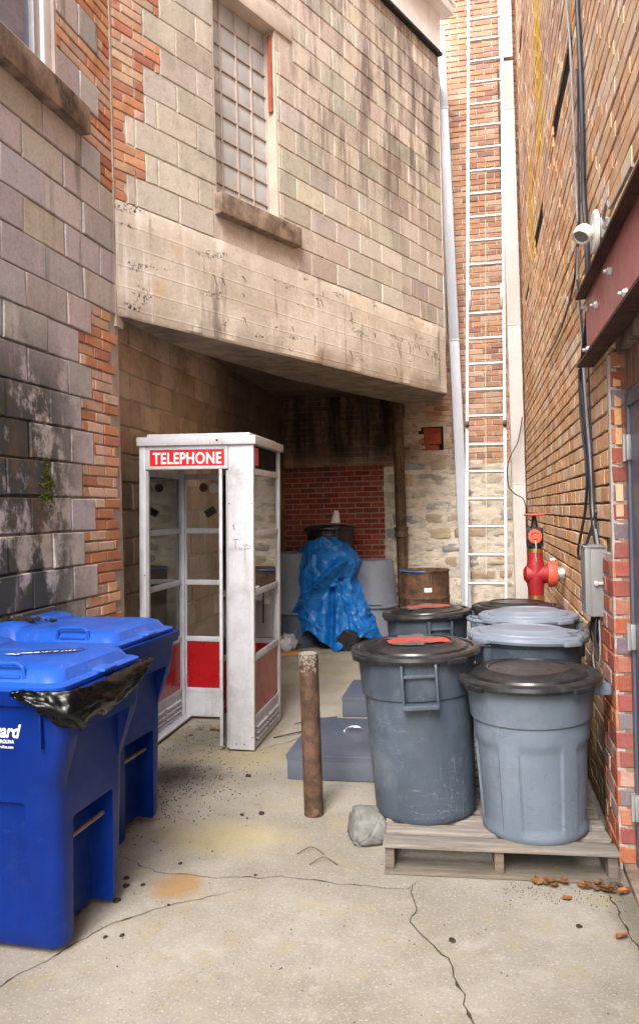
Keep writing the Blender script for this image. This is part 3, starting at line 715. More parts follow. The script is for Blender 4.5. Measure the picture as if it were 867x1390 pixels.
# rubble stones
st = MB(); r = random.Random(11); z = -.05
STN = [(.46, .37, .26), (.36, .34, .33), (.50, .40, .27), (.28, .27, .27), (.52, .46, .37), (.42, .31, .20), (.55, .47, .37)]
while z < 2.15:
    h = r.uniform(.11, .22); x = -1.10 + r.uniform(0, .1)
    while x < .70:
        wd = r.uniform(.18, .52); hh = h * r.uniform(.75, 1.0); dep = r.uniform(.006, .03); sd_ = r.uniform(0, 99)
        nu, nv = 12, 8; vs = []; fs = []
        c = vary(r.choice(STN), .15)
        for j in range(nv + 1):
            for i in range(nu + 1):
                a = i / nu * 2 - 1; d = j / nv * 2 - 1
                e = max(0, 1 - abs(a) ** 4) ** .5 * max(0, 1 - abs(d) ** 4) ** .5
                nz = mnoise.noise(Vector((x * 3 + a * 1.3 + sd_, z * 3, d * 1.2)))
                px = x + wd / 2 + a * (wd / 2 - .012) * (1 + .13 * mnoise.noise(Vector((a * 1.5, d * 1.5, sd_))))
                pz = z + h / 2 + d * (hh / 2 - .008) * (1 + .25 * mnoise.noise(Vector((a * 1.4 + 5, d, sd_))))
                vs.append((px, 10.2 + .02 - (.014 + dep) * e - .012 * nz * e, pz))
        for j in range(nv):
            for i in range(nu): fs.append((j * (nu + 1) + i, j * (nu + 1) + i + 1, (j + 1) * (nu + 1) + i + 1, (j + 1) * (nu + 1) + i))
        st.add(vs, fs, c, 0, True); x += wd
    z += h
# lumpy lime mortar face between and over the stones
nu, nv = 150, 150; vs = []; fs = []
for j in range(nv + 1):
    for i in range(nu + 1):
        x = -1.09 + 1.83 * i / nu; z = -.02 + 2.22 * j / nv
        q = Vector((x * 2.2, z * 4.5, 3)); n = mnoise.noise(q) + .5 * mnoise.noise(q * 2.3) + .25 * mnoise.noise(q * 6)
        vs.append((x, 10.2 - .010 - .026 * max(-.6, n), z))
for j in range(nv):
    for i in range(nu): fs.append((j * (nu + 1) + i, j * (nu + 1) + i + 1, (j + 1) * (nu + 1) + i + 1, (j + 1) * (nu + 1) + i))
st.add(vs, fs, (.66, .59, .49), 0, True)
part(st, 'stone_base', 'stone', BK)
b = MB(); b.box((-.585, 10.2065, 2.40), (-.30, 10.2085, 2.705)); b.box((-.62, 10.2067, 2.60), (-.58, 10.2083, 2.66)); part(b, 'broken_opening', 'void_shade', BK)  # thin near-black sheets; the shade of the hole is put into their colour
b = MB(); b.box((-.555, 10.19, 2.475), (-.33, 10.206, 2.69), bev=.004); b.box((-.54, 10.188, 2.40), (-.36, 10.2055, 2.465), bev=.004)
for i in range(4): b.box((-.55, 10.182, 2.49 + i * .05), (-.335, 10.192, 2.52 + i * .05), bev=.004)
part(b, 'exposed_tile', 'terracotta', BK)

# ------------------------------------------------------------------ ground
b = MB(); S = 300
b.add([(-S, -S, 0), (S, -S, 0), (S, S, 0), (-S, S, 0)], [(0, 1, 2, 3)])
g = b.build('ground', 'ground'); tag(g, kind='structure')
def crack(pts, wd, name, seed):
    r = random.Random(seed); P = []
    for (x0, y0), (x1, y1) in zip(pts[:-1], pts[1:]):
        L = math.hypot(x1 - x0, y1 - y0); n = max(2, int(L / .025)); nx, ny = -(y1 - y0) / L, (x1 - x0) / L
        for i in range(n):
            t = i / n; d = .014 * mnoise.noise(Vector((x0 * 9 + t * L * 9, y0 * 9, seed))) + .006 * r.uniform(-1, 1)
            P.append((x0 + (x1 - x0) * t + nx * d, y0 + (y1 - y0) * t + ny * d, nx, ny))
    vs = []; N = len(P)
    for i, (x, y, nx, ny) in enumerate(P):
        ww = .62 * wd * (.35 + .9 * abs(mnoise.noise(Vector((i * .23, seed, 1)))) + (.9 if r.random() < .08 else 0)) * min(1, i / 6 + .1, (N - 1 - i) / 6 + .1)
        vs += [(x - nx * ww, y - ny * ww, .0035), (x + nx * ww, y + ny * ww, .0035)]
    b = MB(); b.add(vs, [(2 * i, 2 * i + 1, 2 * i + 3, 2 * i + 2) for i in range(N - 1)])
    tag(b.build(name, 'crack'), kind='structure')
crack([(-2.0, 3.45), (-1.70, 3.47), (-1.45, 3.33), (-1.14, 3.31), (-.86, 3.36), (-.6, 3.33), (-.3, 3.32), (-.24, 3.42)], .0045, 'ground_crack', 1)
crack([(-.24, 3.44), (-.29, 3.30), (-.245, 3.15), (-.27, 3.05), (-.17, 2.93), (-.12, 2.83), (-.05, 2.6), (.02, 2.2)], .0085, 'ground_crack', 2)
crack([(-1.0, 3.22), (-1.3, 3.02), (-1.45, 2.86), (-1.55, 2.65), (-1.7, 2.3)], .005, 'ground_crack', 3)
crack([(-1.47, 5.1), (-1.2, 5.5), (-1.12, 5.9)], .004, 'ground_crack', 4)
crack([(.53, 3.5), (.56, 3.1), (.60, 2.7), (.62, 2.2)], .005, 'ground_crack', 5)

# ------------------------------------------------------------------ telephone booth
TB = empty('telephone_booth', (-1.475, 5.10, 0), 'white telephone booth with red TELEPHONE sign, red lower panels and folded door', 'telephone booth', rz=R_(.5), tilt=(0, R_(1.2)))
# local frame: x from -W (left) to 0 (right), y from 0 (front) to D (back)
BW, BD, BHH = .825, .80, 2.105
def loc_part(name, mats, fn, parent=TB, **kw):
    b = MB(); fn(b); return b.build(name, mats, parent, **kw)
loc_part('wide_post', 'white_metal', lambda b: b.box((-.178, 0, .012), (0, .035, BHH), bev=.003))
for (x0, x1) in ((-BW, -BW + .048),): loc_part('narrow_post', 'white_metal', lambda b: b.box((x0, 0, .012), (x1, .05, BHH), bev=.003))
loc_part('narrow_post', 'white_metal', lambda b: b.box((-.052, BD - .05, .012), (0, BD, BHH), bev=.003))
loc_part('narrow_post', 'white_metal', lambda b: b.box((-BW, BD - .05, .012), (-BW + .05, BD, BHH), bev=.003))
loc_part('post_track', 'dark_alu', lambda b: (b.box((-BW + .048, .01, .02), (-BW + .066, .03, 1.93)), b.box((-.196, .008, .02), (-.178, .03, 1.93)), b.box((-.038, .036, .02), (-.002, .05, 2.05))))
rf = loc_part('roof_cap', 'white_metal', lambda b: (b.box((-BW - .012, -.02, 2.105), (.022, BD + .02, 2.165), bev=.005), b.box((-BW + .05, .02, 2.165), (-.03, BD - .03, 2.188), bev=.004)))
loc_part('bolt_hole', 'black', lambda b: b.lathe([(0, -.0215), (.008, -.0215), (.008, -.018)], 12, (-.25, 0, 2.135), axis='Y'), rf)
hd = loc_part('sign_header', 'white_metal', lambda b: (b.box((-BW + .05, .0, 1.94), (-.18, .06, 1.962), bev=.002), b.box((-BW + .05, 0, 2.075), (-.18, .06, 2.104), bev=.002), b.box((-BW + .05, 0, 1.962), (-BW + .078, .06, 2.075)), b.box((-.205, 0, 1.962), (-.18, .06, 2.075)), b.box((-BW + .05, .012, 1.955), (-.18, .06, 2.09))))
sg = loc_part('sign_panel', 'sign_red', lambda b: b.box((-BW + .079, .006, 1.963), (-.206, .012, 2.074)), hd)
text_mesh('sign_lettering', 'TELEPHONE', .110, 'sign_white', sg, Matrix.Translation(((-BW + .079 - .206) / 2, .0055, 1.9795)) @ Matrix.Rotation(R_(90), 4, 'X'), extrude=.0012, sx=.79, bold=.0022, align='CENTER', space=1.08)
# sign boxes over the other sides
loc_part('side_sign', ['white_metal', 'sign_red', 'void_shade'], lambda b: (b.box((-.03, .05, 1.955), (-.02, BD - .06, 2.10), mi=2), b.box((-.019, .05, 1.965), (-.016, .20, 2.09), mi=1)))
RAILS = (.61, 1.06, 1.47, 1.90)
def side_frame(b, x0, x1):
    b.box((x0 + .002, .05, .02), (x1 - .002, .064, 1.93)); b.box((x0 + .002, BD - .064, .02), (x1 - .002, BD - .05, 1.93)); b.box((x0, .05, .012), (x1, BD - .05, .045)); b.box((x0, .05, .20), (x1, BD - .05, .235), bev=.002)
    for z_ in RAILS: b.box((x0, .05, z_), (x1, BD - .05, z_ + .042), bev=.003)
def louvre(b, x0, x1, ya, yb):
    b.box((x0 + .008, ya, .04), (x1 - .008, yb, .205))
    for i in range(3):
        for (p, q) in ((ya + .03, (ya + yb) / 2 - .012), ((ya + yb) / 2 + .012, yb - .03)):
            b.add([(x1 - .008, p, .075 + i * .04), (x1 - .008, q, .075 + i * .04), (x1 + .008, q, .066 + i * .04), (x1 + .008, p, .066 + i * .04), (x1 + .006, q, .060 + i * .04), (x1 + .006, p, .060 + i * .04)], [(0, 1, 2, 3), (3, 2, 4, 5)], mi=0)
            b.box((x1 - .0085, p, .055 + i * .04), (x1 - .0065, q, .066 + i * .04), mi=1)
for nm, xa, xb, red in (('right', -.028, -.004, 'faded_red'), ('left', -BW + .004, -BW + .028, 'red_panel')):
    fr = loc_part('side_frame', 'white_metal', lambda b: side_frame(b, xa, xb))
    loc_part('louvre', ['white_metal', 'black'], lambda b: louvre(b, xa, xb, .05, BD - .05), fr)
    loc_part('red_panel', red, lambda b: b.box((xa + .008, .05, .236), (xb - .008, BD - .05, .609)), fr)
    for (za, zb_) in ((.653, 1.058), (1.103, 1.468), (1.513, 1.898)):
        if nm == 'right' and za < 1: continue
        loc_part('glass_pane', 'glass', lambda b: b.box((xa + .010, .05, za), (xa + .014, BD - .05, zb_)), fr)
fr = loc_part('back_frame', 'white_metal', lambda b: ([b.box((-BW + .05, BD - .03, z_), (-.052, BD - .006, z_ + .04), bev=.003) for z_ in RAILS + (.20, .012)], b.box((-BW + .05, BD - .03, .05), (-.052, BD - .02, .2)), b.box((-BW + .05, BD - .028, .02), (-BW + .062, BD - .008, 1.93)), b.box((-.064, BD - .028, .02), (-.052, BD - .008, 1.93)), b.box((-.235, BD - .03, .65), (-.205, BD - .008, 1.9))))
loc_part('red_panel', 'red_panel', lambda b: b.box((-BW + .05, BD - .022, .241), (-.052, BD - .012, .609)), fr)
pn = []
for (za, zb_) in ((.653, 1.058), (1.103, 1.468), (1.513, 1.898)):
    pn.append(loc_part('glass_pane', 'glass', lambda b: b.box((-BW + .05, BD - .018, za), (-.236, BD - .014, zb_)), fr))
loc_part('sticker', 'wire', lambda b: b.lathe([(0, -.001), (.036, -.001), (.036, .002), (0, .002)], 24, (-.62, BD - .022, 1.835), axis='Y'), pn[2]).data.materials[0] = plain('maroon sticker', (.07, .015, .02), .6)
loc_part('sticker', 'dark_alu', lambda b: b.lathe([(0, -.001), (.042, -.001), (.042, .002), (0, .002)], 8, (-.535, BD - .022, 1.828), axis='Y', smooth=False), pn[2])
loc_part('sticker', 'wire', lambda b: b.box((-.045, -.002, -.03), (.045, .001, .03), mtx=Matrix.Translation((-.565, BD - .02, 1.64)) @ Matrix.Rotation(R_(-30), 4, 'Y')), pn[2])
gl = [c for c in TB.children]
loc_part('equipment_panel', 'dark_alu', lambda b: (b.box((-.202, BD - .05, .66), (-.055, BD - .036, 1.9), bev=.003)))
stk = MB()
rr = random.Random(2)
for (x, z_, w_, h_, mi) in ((-.12, 1.74, .05, .05, 1), (-.10, 1.62, .055, .07, 0), (-.15, 1.56, .03, .05, 2), (-.10, 1.18, .05, .06, 2), (-.10, 1.10, .05, .03, 2), (-.10, .94, .05, .04, 2), (-.14, 1.36, .03, .06, 1)):
    stk = MB(); stk.box((x - w_ / 2, BD - .053, z_ - h_ / 2), (x + w_ / 2, BD - .051, z_ + h_ / 2)); stk.build('notice_sticker', ['sign_red', 'black', 'paper'][mi], TB)
loc_part('phone_shelf', 'white_metal', lambda b: (b.box((-.40, BD - .26, .97), (-.06, BD - .055, .985), bev=.003), b.lathe([(0, .985), (.035, .985), (.032, 1.05), (0, 1.05)], 20, (-.10, BD - .11, 0))))
# black hose left hanging inside
pts = [(-.30 + .07 * math.sin(t * 2.6), BD - .10 - .03 * math.sin(t * 3), 1.56 - t * .78) for t in [i / 22 for i in range(23)]]
loc_part('hanging_cable', 'black', lambda b: (b.tube([(-.22, BD - .06, 1.62), (-.26, BD - .08, 1.61)] + pts, .013, 10), b.tube([(-.10, BD - .30, 1.38), (-.085, BD - .28, 1.30), (-.07, BD - .27, 1.1), (-.075, BD - .26, .8)], .006, 8)))
# folded door leaves standing inside the right of the opening
dl = loc_part('folding_door', 'white_metal', lambda b: (b.box((-.245, .0, .03), (-.222, .022, 1.94), bev=.003), b.box((-.240, .022, .03), (-.228, .34, .06)), b.box((-.240, .022, 1.90), (-.228, .34, 1.94)), b.box((-.240, .32, .03), (-.228, .345, 1.94)), b.box((-.240, .022, .60), (-.228, .32, .64)), b.box((-.240, .022, 1.05), (-.228, .32, 1.09)), b.box((-.238, .022, .06), (-.230, .32, .23))))
loc_part('door_glass', 'glass', lambda b: (b.box((-.236, .022, .64), (-.232, .32, 1.05)), b.box((-.236, .022, 1.09), (-.232, .32, 1.9))), dl)
loc_part('door_panel', 'red_panel', lambda b: b.box((-.237, .022, .23), (-.231, .32, .60)), dl)
for (x, z_) in ((-.125, .05), (-.07, .05), (-.012, .1), (-.17, 1.7), (-.012, 1.7), (-BW + .04, 1.2), (-BW + .04, .7)): loc_part('rivet', 'black', lambda b: b.lathe([(0, -.006), (.004, -.006), (.004, .001)], 8, (x, 0, z_), axis='Y'))
# scrawled tag on the wide post
gt = MB()
def stroke(pts, r=.0016): gt.tube([(-.15 + x * .13, -.0015, 1.375 + z_ * .075) for x, z_ in pts], r, 5)
stroke([(0, 1), (.35, 1.08)]); stroke([(.18, 1.05), (.16, .45), (.24, .1)]); stroke([(.42, .35), (.36, .15), (.45, .05), (.52, .3), (.55, .05)]); stroke([(.6, .5), (.82, .62), (.64, .1), (.98, .28)]); stroke([(.85, .5), (1.02, .4)])
stroke([(.02, 2.2), (.1, 2.5), (.06, 2.0), (.16, 2.1), (.1, 1.9)])
gt.build('scrawled_tag', 'graph', TB)
# threshold with dirt
loc_part('threshold', 'white_metal', lambda b: b.box((-BW + .03, .05, .004), (-BW + .10, BD - .03, .02), bev=.002))

# ------------------------------------------------------------------ blue rollout carts
def sect(z, xb, xf, hw, rad, ny=0.0):
    """rounded rectangle section, returns ring"""
    pts = []; n = 6
    for (cx, cy, a0) in ((xf - rad, hw - rad, 0), (xb + rad, hw - rad, 90), (xb + rad, -hw + rad, 180), (xf - rad, -hw + rad, 270)):
        for i in range(n + 1):
            a = R_(a0 + 90 * i / n); pts.append((cx + rad * math.cos(a), cy + rad * math.sin(a) + ny, z))
    return pts
def loft(b, rings, mi=0, cap=True):
    n = len(rings[0]); vs = [p for r in rings for p in r]; fs = []
    for i in range(len(rings) - 1):
        for k in range(n): fs.append((i * n + k, i * n + (k + 1) % n, (i + 1) * n + (k + 1) % n, (i + 1) * n + k))
    if cap: fs.append(tuple(range(n))[::-1]); fs.append(tuple((len(rings) - 1) * n + k for k in range(n)))
    b.add(vs, fs, mi=mi, smooth=True)
def apply_bool(o, cutters):
    for c in cutters:
        md = o.modifiers.new('b', 'BOOLEAN'); md.operation = 'DIFFERENCE'; md.object = c; md.solver = 'EXACT'
    bpy.context.view_layer.update()
    me = bpy.data.meshes.new_from_object(o.evaluated_get(bpy.context.evaluated_depsgraph_get()))
    o.modifiers.clear(); o.data = me
    for c in cutters: bpy.data.objects.remove(c)
    for p in me.polygons: p.use_smooth = True
    me.set_sharp_from_angle(angle=R_(28))
def make_cart(loc, rz, label, first):
    root = empty('recycling_cart', loc, label, 'recycling cart', 'blue rollout carts against the left wall', rz)
    # body: x back -> front, y width; origin under the front lower edge
    b = MB()
    loft(b, [sect(.03, -.62, -.01, .225, .055), sect(.05, -.63, 0, .235, .06), sect(.35, -.66, .006, .25, .06), sect(.62, -.70, .012, .262, .06),
             sect(.655, -.705, .018, .275, .055), sect(.80, -.74, .064, .292, .05), sect(.83, -.745, .072, .296, .05), sect(.985, -.76, .085, .305, .045), sect(1.0, -.76, .087, .306, .045)])
    body = b.build('body', 'blue', root)
    cs = []
    def cutter(fn):
        c = MB(); fn(c); o = c.build('cutter', 'blue'); o.parent = None; o.matrix_world = root.matrix_basis.copy(); cs.append(o)
    root.matrix_basis
    cutter(lambda c: c.box((-.10, -.15, -.02), (.06, .15, .50), bev=.015))                 # front lifting pocket
    cutter(lambda c: c.box((.012, -.20, .60), (.30, .20, .83), bev=.012, mtx=Matrix.Translation((.0, 0, 0))))   # grab hollow under the rim
    cutter(lambda c: c.box((-.55, -.40, .02), (-.12, -.238, .58), bev=.02))               # sunk side panels
    cutter(lambda c: c.box((-.55, .238, .02), (-.12, .40, .58), bev=.02))
    bpy.context.view_layer.update()
    apply_bool(body, cs)
    b = MB(); b.tube([(-.04, -.16, .395), (-.04, .16, .395)], .010, 12); b.build('lift_bar', 'bar_tan', root)
    b = MB(); r0 = sect(.955, -.775, .103, .322, .05); r1 = sect(1.005, -.78, .112, .328, .05)
    loft(b, [sect(.955, -.75, .08, .30, .045), r0, r1, sect(1.005, -.75, .084, .30, .045)], cap=False)
    b.box((-.02, -.318, .80), (-.008, -.298, .95), bev=.004)
    b.build('rim', 'blue', root)
    # lid
    b = MB()
    loft(b, [sect(1.006, -.80, .074, .318, .05), sect(1.022, -.80, .076, .320, .05), sect(1.028, -.79, .064, .308, .05), sect(1.032, -.70, .048, .285, .06), sect(1.070, -.66, .025, .262, .07), sect(1.082, -.60, -.01, .235, .07), sect(1.086, -.55, -.05, .18, .07)])
    # ridge where the lid steps down to the hinge
    loft(b, [sect(1.02, -.795, -.47, .30, .05), sect(1.095, -.77, -.50, .265, .06), sect(1.112, -.74, -.53, .235, .06)])
    lid = b.build('lid', 'blue_lid', root)
    for s in (-1,):
        b = MB(); y = s * .262
        b.tube([(-.27, y - .012, 1.046), (-.265, y - .012, 1.085), (-.24, y - .008, 1.098), (-.13, y - .008, 1.098), (-.105, y - .012, 1.085), (-.10, y - .012, 1.046)], .0085, 8)
        b.box((-.255, y - .02, 1.044), (-.115, y + .012, 1.056), bev=.004); b.build('lid_handle', 'blue_lid', lid)
    b = MB(); b.box((.02, -.05, 1.026), (.10, .05, 1.040), bev=.006, mtx=Matrix.Translation((0, 0, 0))); b.build('latch_tab', 'blue_lid', lid)
    for s in (-1, 1):
        b = MB(); y = s * .30
        b.lathe([(.0, -.03), (.125, -.03), (.135, -.02), (.135, .02), (.125, .03), (0, .03)], 32, (-.66, y, .137), axis='Y'); b.build('wheel', 'black', root)
    b = MB(); b.tube([(-.79, -.25, 1.0), (-.86, -.25, 1.02), (-.88, -.22, 1.03), (-.88, .22, 1.03), (-.86, .25, 1.02), (-.79, .25, 1.0)], .014, 10); b.build('push_handle', 'blue', root)
    return root, body, lid
c1, body1, lid1 = make_cart((-1.50, 2.85, 0), R_(-3), 'near blue rollout cart with white script lettering and a black bag hanging from its lid', True)
c2, body2, lid2 = make_cart((-1.685, 3.70, 0), R_(-4), 'second blue rollout cart behind the near one, moss and dirt lying on its lid', False)
for nm, tx, sz, zz, xr, sh, bd in (('company_lettering', 'Vanguard', .070, .834, -.112, .35, .0016), ('state_lettering', 'OF CAROLINA', .019, .812, -.130, 0, .0), ('web_lettering', 'www.vanguardcarolina.com', .016, .794, -.132, 0, .0)):
    text_mesh(nm, tx, sz, 'sign_white', body1, Matrix.Translation((xr, -.2992 + (zz - .832) * -.058 * -1, zz)) @ Matrix.Rotation(R_(93.0), 4, 'X'), .0008, shear=sh, sx=.85, bold=bd, align='RIGHT')
# arrow mark and scribble on the near lid
b = MB(); b.add([(-.30, -.05, 1.0935), (-.08, .05, 1.0935), (-.075, .035, 1.0935), (-.29, -.065, 1.0935)], [(0, 1, 2, 3)]); b.add([(-.33, -.075, 1.0935), (-.27, -.03, 1.0935), (-.26, -.08, 1.0935)], [(0, 1, 2)]); b.build('arrow_mark', 'sign_white', lid1)
b = MB(); b.tube([(-.22 + .06 * i / 12 + .035 * math.cos(i * 1.1), -.02 + .035 * math.sin(i * 1.1) + .002 * i, 1.0945) for i in range(34)], .0013, 5); b.build('scribble', 'black', lid1)
# moss clumps on the second lid
b = MB(); r = random.Random(8)
for i in range(90):
    x = r.gauss(-.60, .07); y = r.gauss(-.12, .022); s_ = r.uniform(.006, .017)
    bm = bmesh.new(); bmesh.ops.create_icosphere(bm, subdivisions=1, radius=s_)
    for v in bm.verts: v.co = Vector((v.co.x * 1.4, v.co.y, v.co.z * .7)) + Vector((r.uniform(-1, 1), r.uniform(-1, 1), r.uniform(-1, 1))) * s_ * .3
    b.bm(bm, mtx=Matrix.Translation((x, y, 1.112 + s_ * .3)))
o = b.build('moss_clump', 'dirt'); o.matrix_world = c2.matrix_basis.copy(); tag(o, 'clump of dark moss and dirt lying on the lid of the farther blue cart', 'moss clump')
# black bag caught under the near lid at the front corner
b = MB(); nu, nv = 44, 22; vs = []; fs = []
path = [(-.10, -.335, 1.004), (-.05, -.342, 1.008), (.02, -.342, 1.006), (.103, -.315, 1.004), (.128, -.22, 1.004), (.132, -.05, 1.006), (.132, .14, 1.012), (.124, .24, 1.02)]
def pl(t):
    f = t * (len(path) - 1); i = min(int(f), len(path) - 2); return Vector(path[i]).lerp(Vector(path[i + 1]), f - i)
for j in range(nv + 1):
    for i in range(nu + 1):
        t = i / nu; p = pl(t); v = j / nv
        drop = (.02 + .125 * math.sin(min(1, max(0, (t - .04) / .96)) ** 1.25 * math.pi) ** .8) * (1 + .3 * mnoise.noise(Vector((t * 9, 3, 0))))
        outw = Vector((p.x + .1, p.y, 0)); outw.z = 0; outw.normalize()
        puff = math.sin(v * math.pi) * (.028 + .018 * mnoise.noise(Vector((t * 7, v * 3, 1)))) + .034 * abs(mnoise.noise(Vector((t * 10 - v * 2, v * 2, 5)))) - .022 * abs(mnoise.noise(Vector((t * 17 + v * 5, v * 4, 8)))) + .003 * mnoise.noise(Vector((t * 40, v * 12, 5)))
        inn = -.02 * (v ** 3)
        vs.append(p + Vector((0, 0, .012 - drop * v)) + outw * (puff + inn + .002))
for j in range(nv):
    for i in range(nu): fs.append((j * (nu + 1) + i, j * (nu + 1) + i + 1, (j + 1) * (nu + 1) + i + 1, (j + 1) * (nu + 1) + i))
b.add(vs, fs, smooth=True)
o = b.build('garbage_bag', 'bag', autosmooth=0); o.matrix_world = c1.matrix_basis.copy()
sol = o.modifiers.new('s', 'SOLIDIFY'); sol.thickness = .003
tag(o, 'crumpled black plastic bag hanging out under the lid of the near blue cart', 'garbage bag')

# ------------------------------------------------------------------ pallets
def pallet(loc, rz, wx, dy, label):
    root = empty('wooden_pallet', loc, label, 'pallet', 'wooden pallets under the cans', rz); r = random.Random(int(loc[1] * 10))
    n = 9; bw_ = .088; gap = (dy - n * bw_) / (n - 1)
    for i in range(n):
        ww = .105 if i == 0 else bw_; y0 = i * (bw_ + gap) - (.017 if i == 0 else 0)
        k_ = r.uniform(.8, 1.2)
        b = MB(); b.box((-.01 + r.uniform(-.008, .008), y0, .122), (wx + r.uniform(-.01, .006), y0 + ww, .140), (k_, k_, k_), bev=.0025)
        for v in b.v: v.z += .003 * mnoise.noise(Vector((v.x * 4, i, 0))); v.y += .003 * mnoise.noise(Vector((v.x * 5, i, 3)))
        b.build('deck_board', 'wood', root)
    for x in (0.0, wx / 2 - .02, wx - .042):
        b = MB(); k_ = .75; b.box((x, .002, .021), (x + .04, dy, .1215), (k_, k_ * .9, k_ * .85), bev=.002); b.build('stringer', 'wood', root)
    for y0 in (-.012, dy / 2 - .045, dy - .09):
        b = MB(); b.box((-.004, y0, .003), (wx + .004, y0 + .09, .020), (.7, .66, .6), bev=.002); b.build('bottom_board', 'wood', root)
    return root
pallet((-.405, 3.46, 0), R_(2.0), 1.0, 1.12, 'weathered grey wooden pallet at the front, carrying the two nearest trash cans')
pallet((-.41, 4.66, 0), R_(1.0), 1.0, 1.15, 'second wooden pallet behind the front one, mostly hidden under cans')

# ------------------------------------------------------------------ trash cans
def can_body(b, rb, rt, h, style, n=72):
    z1 = h * .74
    prof = [(0, .012), (rb - .02, .012), (rb - .008, 0), (rb, .012)]
    m_ = 24
    for i in range(1, m_ + 1):
        t = i / m_; prof.append((rb + (rt - .020 - rb) * t * z1 / h, .012 + (z1 - .012) * t))
    rr = prof[-1][0]
    prof += [(rr + .009, z1 + .006), (rr + .011, z1 + .012), (rt - .006, h - .03), (rt + .004, h - .026), (rt + .012, h - .006), (rt + .010, h), (rt - .004, h), (rt - .012, h - .03), (rt - .03, h - .2), (0, h - .22)]
    fn = None
    if style == 'panel':
        def fn(t, z_, r_):
            if z_ < .04 or z_ > z1 - .06 * 1.0 or r_ < .1: return 0
            a = (math.degrees(t) + 14) % 64; d = abs(a - 32); return (-.009 if d < 21 else 0) if z_ < z1 - .10 else 0
    if style == 'panel':
        pass
    b.lathe(prof, n if style != 'panel' else 144, fn=fn)
def lid_mesh(b, r, mi=0):
    prof = [(r - .012, -.028), (r, -.026), (r + .006, -.012), (r + .002, .004), (r - .012, .012), (r - .03, .012), (r - .038, .004), (r - .055, .004), (r - .062, .016), (r - .075, .020), (r * .62, .030), (r * .60, .036), (r * .57, .037), (r * .55, .030), (r * .2, .033), (0, .034)]
    b.lathe(prof, 72, mi=mi)
    for a in (25, 115, 205, 295):     # snap tabs
        mt = Matrix.Rotation(R_(a), 4, 'Z'); b.box((r - .010, -.055, -.030), (r + .020, .055, -.006), bev=.006, mi=mi, mtx=mt)
def make_can(loc, label, rb=.245, rt=.29, h=.78, mat='can_blue', lid='can_lid_black', style='plain', tilt=(0, 0), rz=0, handle_a=(70, 250), lid_r=None, paint=None, lid_tilt=(0, 0), group='round plastic trash cans on the pallets', inverted=False, handle='square'):
    root = empty('trash_can', loc, label, 'trash can', group, R_(rz), tilt=(R_(tilt[0]), R_(tilt[1])))
    b = MB(); can_body(b, rb, rt, h, style); body = b.build('body', mat, root)
    for a in handle_a:
        mt = Matrix.Rotation(R_(a), 4, 'Z'); b = MB(); x = rt + .004
        if handle == 'square':
            xl = rt - .028
            vsl = lambda y, z_, dx: (x + dx, y, z_)
            b.box((xl + .004, -.085, h - .215), (x + .024, -.073, h - .022), bev=.003, mtx=mt); b.box((xl + .004, .073, h - .215), (x + .024, .085, h - .022), bev=.003, mtx=mt)
            b.box((x - .02, -.085, h - .228), (x + .028, .085, h - .205), bev=.005, mtx=mt)
            b.box((x - .022, -.073, h - .085), (x + .004, .073, h - .07), bev=.003, mtx=mt)
        elif handle == 'cup':
            b.box((x - .01, -.07, h - .05), (x + .062, .07, h - .036), bev=.005, mtx=mt); b.box((x + .05, -.07, h - .075), (x + .062, .07, h - .036), bev=.005, mtx=mt)
            b.box((x - .02, -.075, h - .085), (x + .06, -.062, h - .036), bev=.005, mtx=mt); b.box((x - .02, .062, h - .085), (x + .06, .075, h - .036), bev=.005, mtx=mt)
        else:
            b.tube([(x - .01, -.09, h - .02), (x + .05, -.075, h - .015), (x + .075, -.03, h - .012), (x + .075, .03, h - .012), (x + .05, .075, h - .015), (x - .01, .09, h - .02)], .012, 8, mtx=mt)
            for s in (-1, 1): b.box((x - .02, s * .075 - .012, h - .13), (x + .02, s * .075 + .012, h - .02), bev=.005, mtx=mt)
        b.build('handle', mat, root)
    if lid:
        lr = lid_r or rt + .018
        b = MB(); lid_mesh(b, lr); lo = b.build('lid', lid, root); lo.location = (0, 0, h + .008); lo.rotation_euler = (R_(lid_tilt[0]), R_(lid_tilt[1]), R_(rz * 1.3 + 15))
        if paint:
            b = MB(); r = random.Random(paint)
            vs = []; n = 40
            for i in range(n):
                a = 2 * math.pi * i / n; k_ = .92 + .55 * mnoise.noise(Vector((math.cos(a) * 2.5, math.sin(a) * 2.5, paint))) + .15 * mnoise.noise(Vector((math.cos(a) * 9, math.sin(a) * 9, paint)))
                vs.append((math.cos(a) * lr * .50 * k_ , math.sin(a) * lr * .50 * k_, .0380))
            b.add([(0, 0, .0380)] + vs, [(0, 1 + i, 1 + (i + 1) % n) for i in range(n)], mi=0)
            # long red sprayed sweep
            sw_ = []
            for i in range(24):
                t = i / 23; x = -lr * .44 + t * lr * .95; y = .03 * math.sin(t * 5) - .02 + .02 * t; ww = .05 + .06 * abs(mnoise.noise(Vector((t * 6, paint, 0))))
                sw_.append((x, y - ww, .0388)); sw_.append((x, y + ww * .8, .0388))
            b.add(sw_, [(2 * i, 2 * i + 2, 2 * i + 3, 2 * i + 1) for i in range(23)], mi=1)
            b.build('spray_paint', ['dust', 'paint_red'], lo)
    return root
PZ = .141
make_can((.270, 3.745, PZ), 'pale blue grey trash can with black lid, front right on the pallet', .24, .292, .70, 'can_light', 'can_lid_black', 'panel', tilt=(.6, -1.2), rz=0, handle_a=(8, 120), lid_r=.322, handle='cup')
make_can((-.245, 3.905, PZ), 'dark slate trash can with red sprayed black lid, front left on the pallet', .248, .295, .79, 'can_blue', 'can_lid_black', tilt=(0, -2.5), handle_a=(-84, 96), lid_r=.318, paint=3, lid_tilt=(1, 1.5))
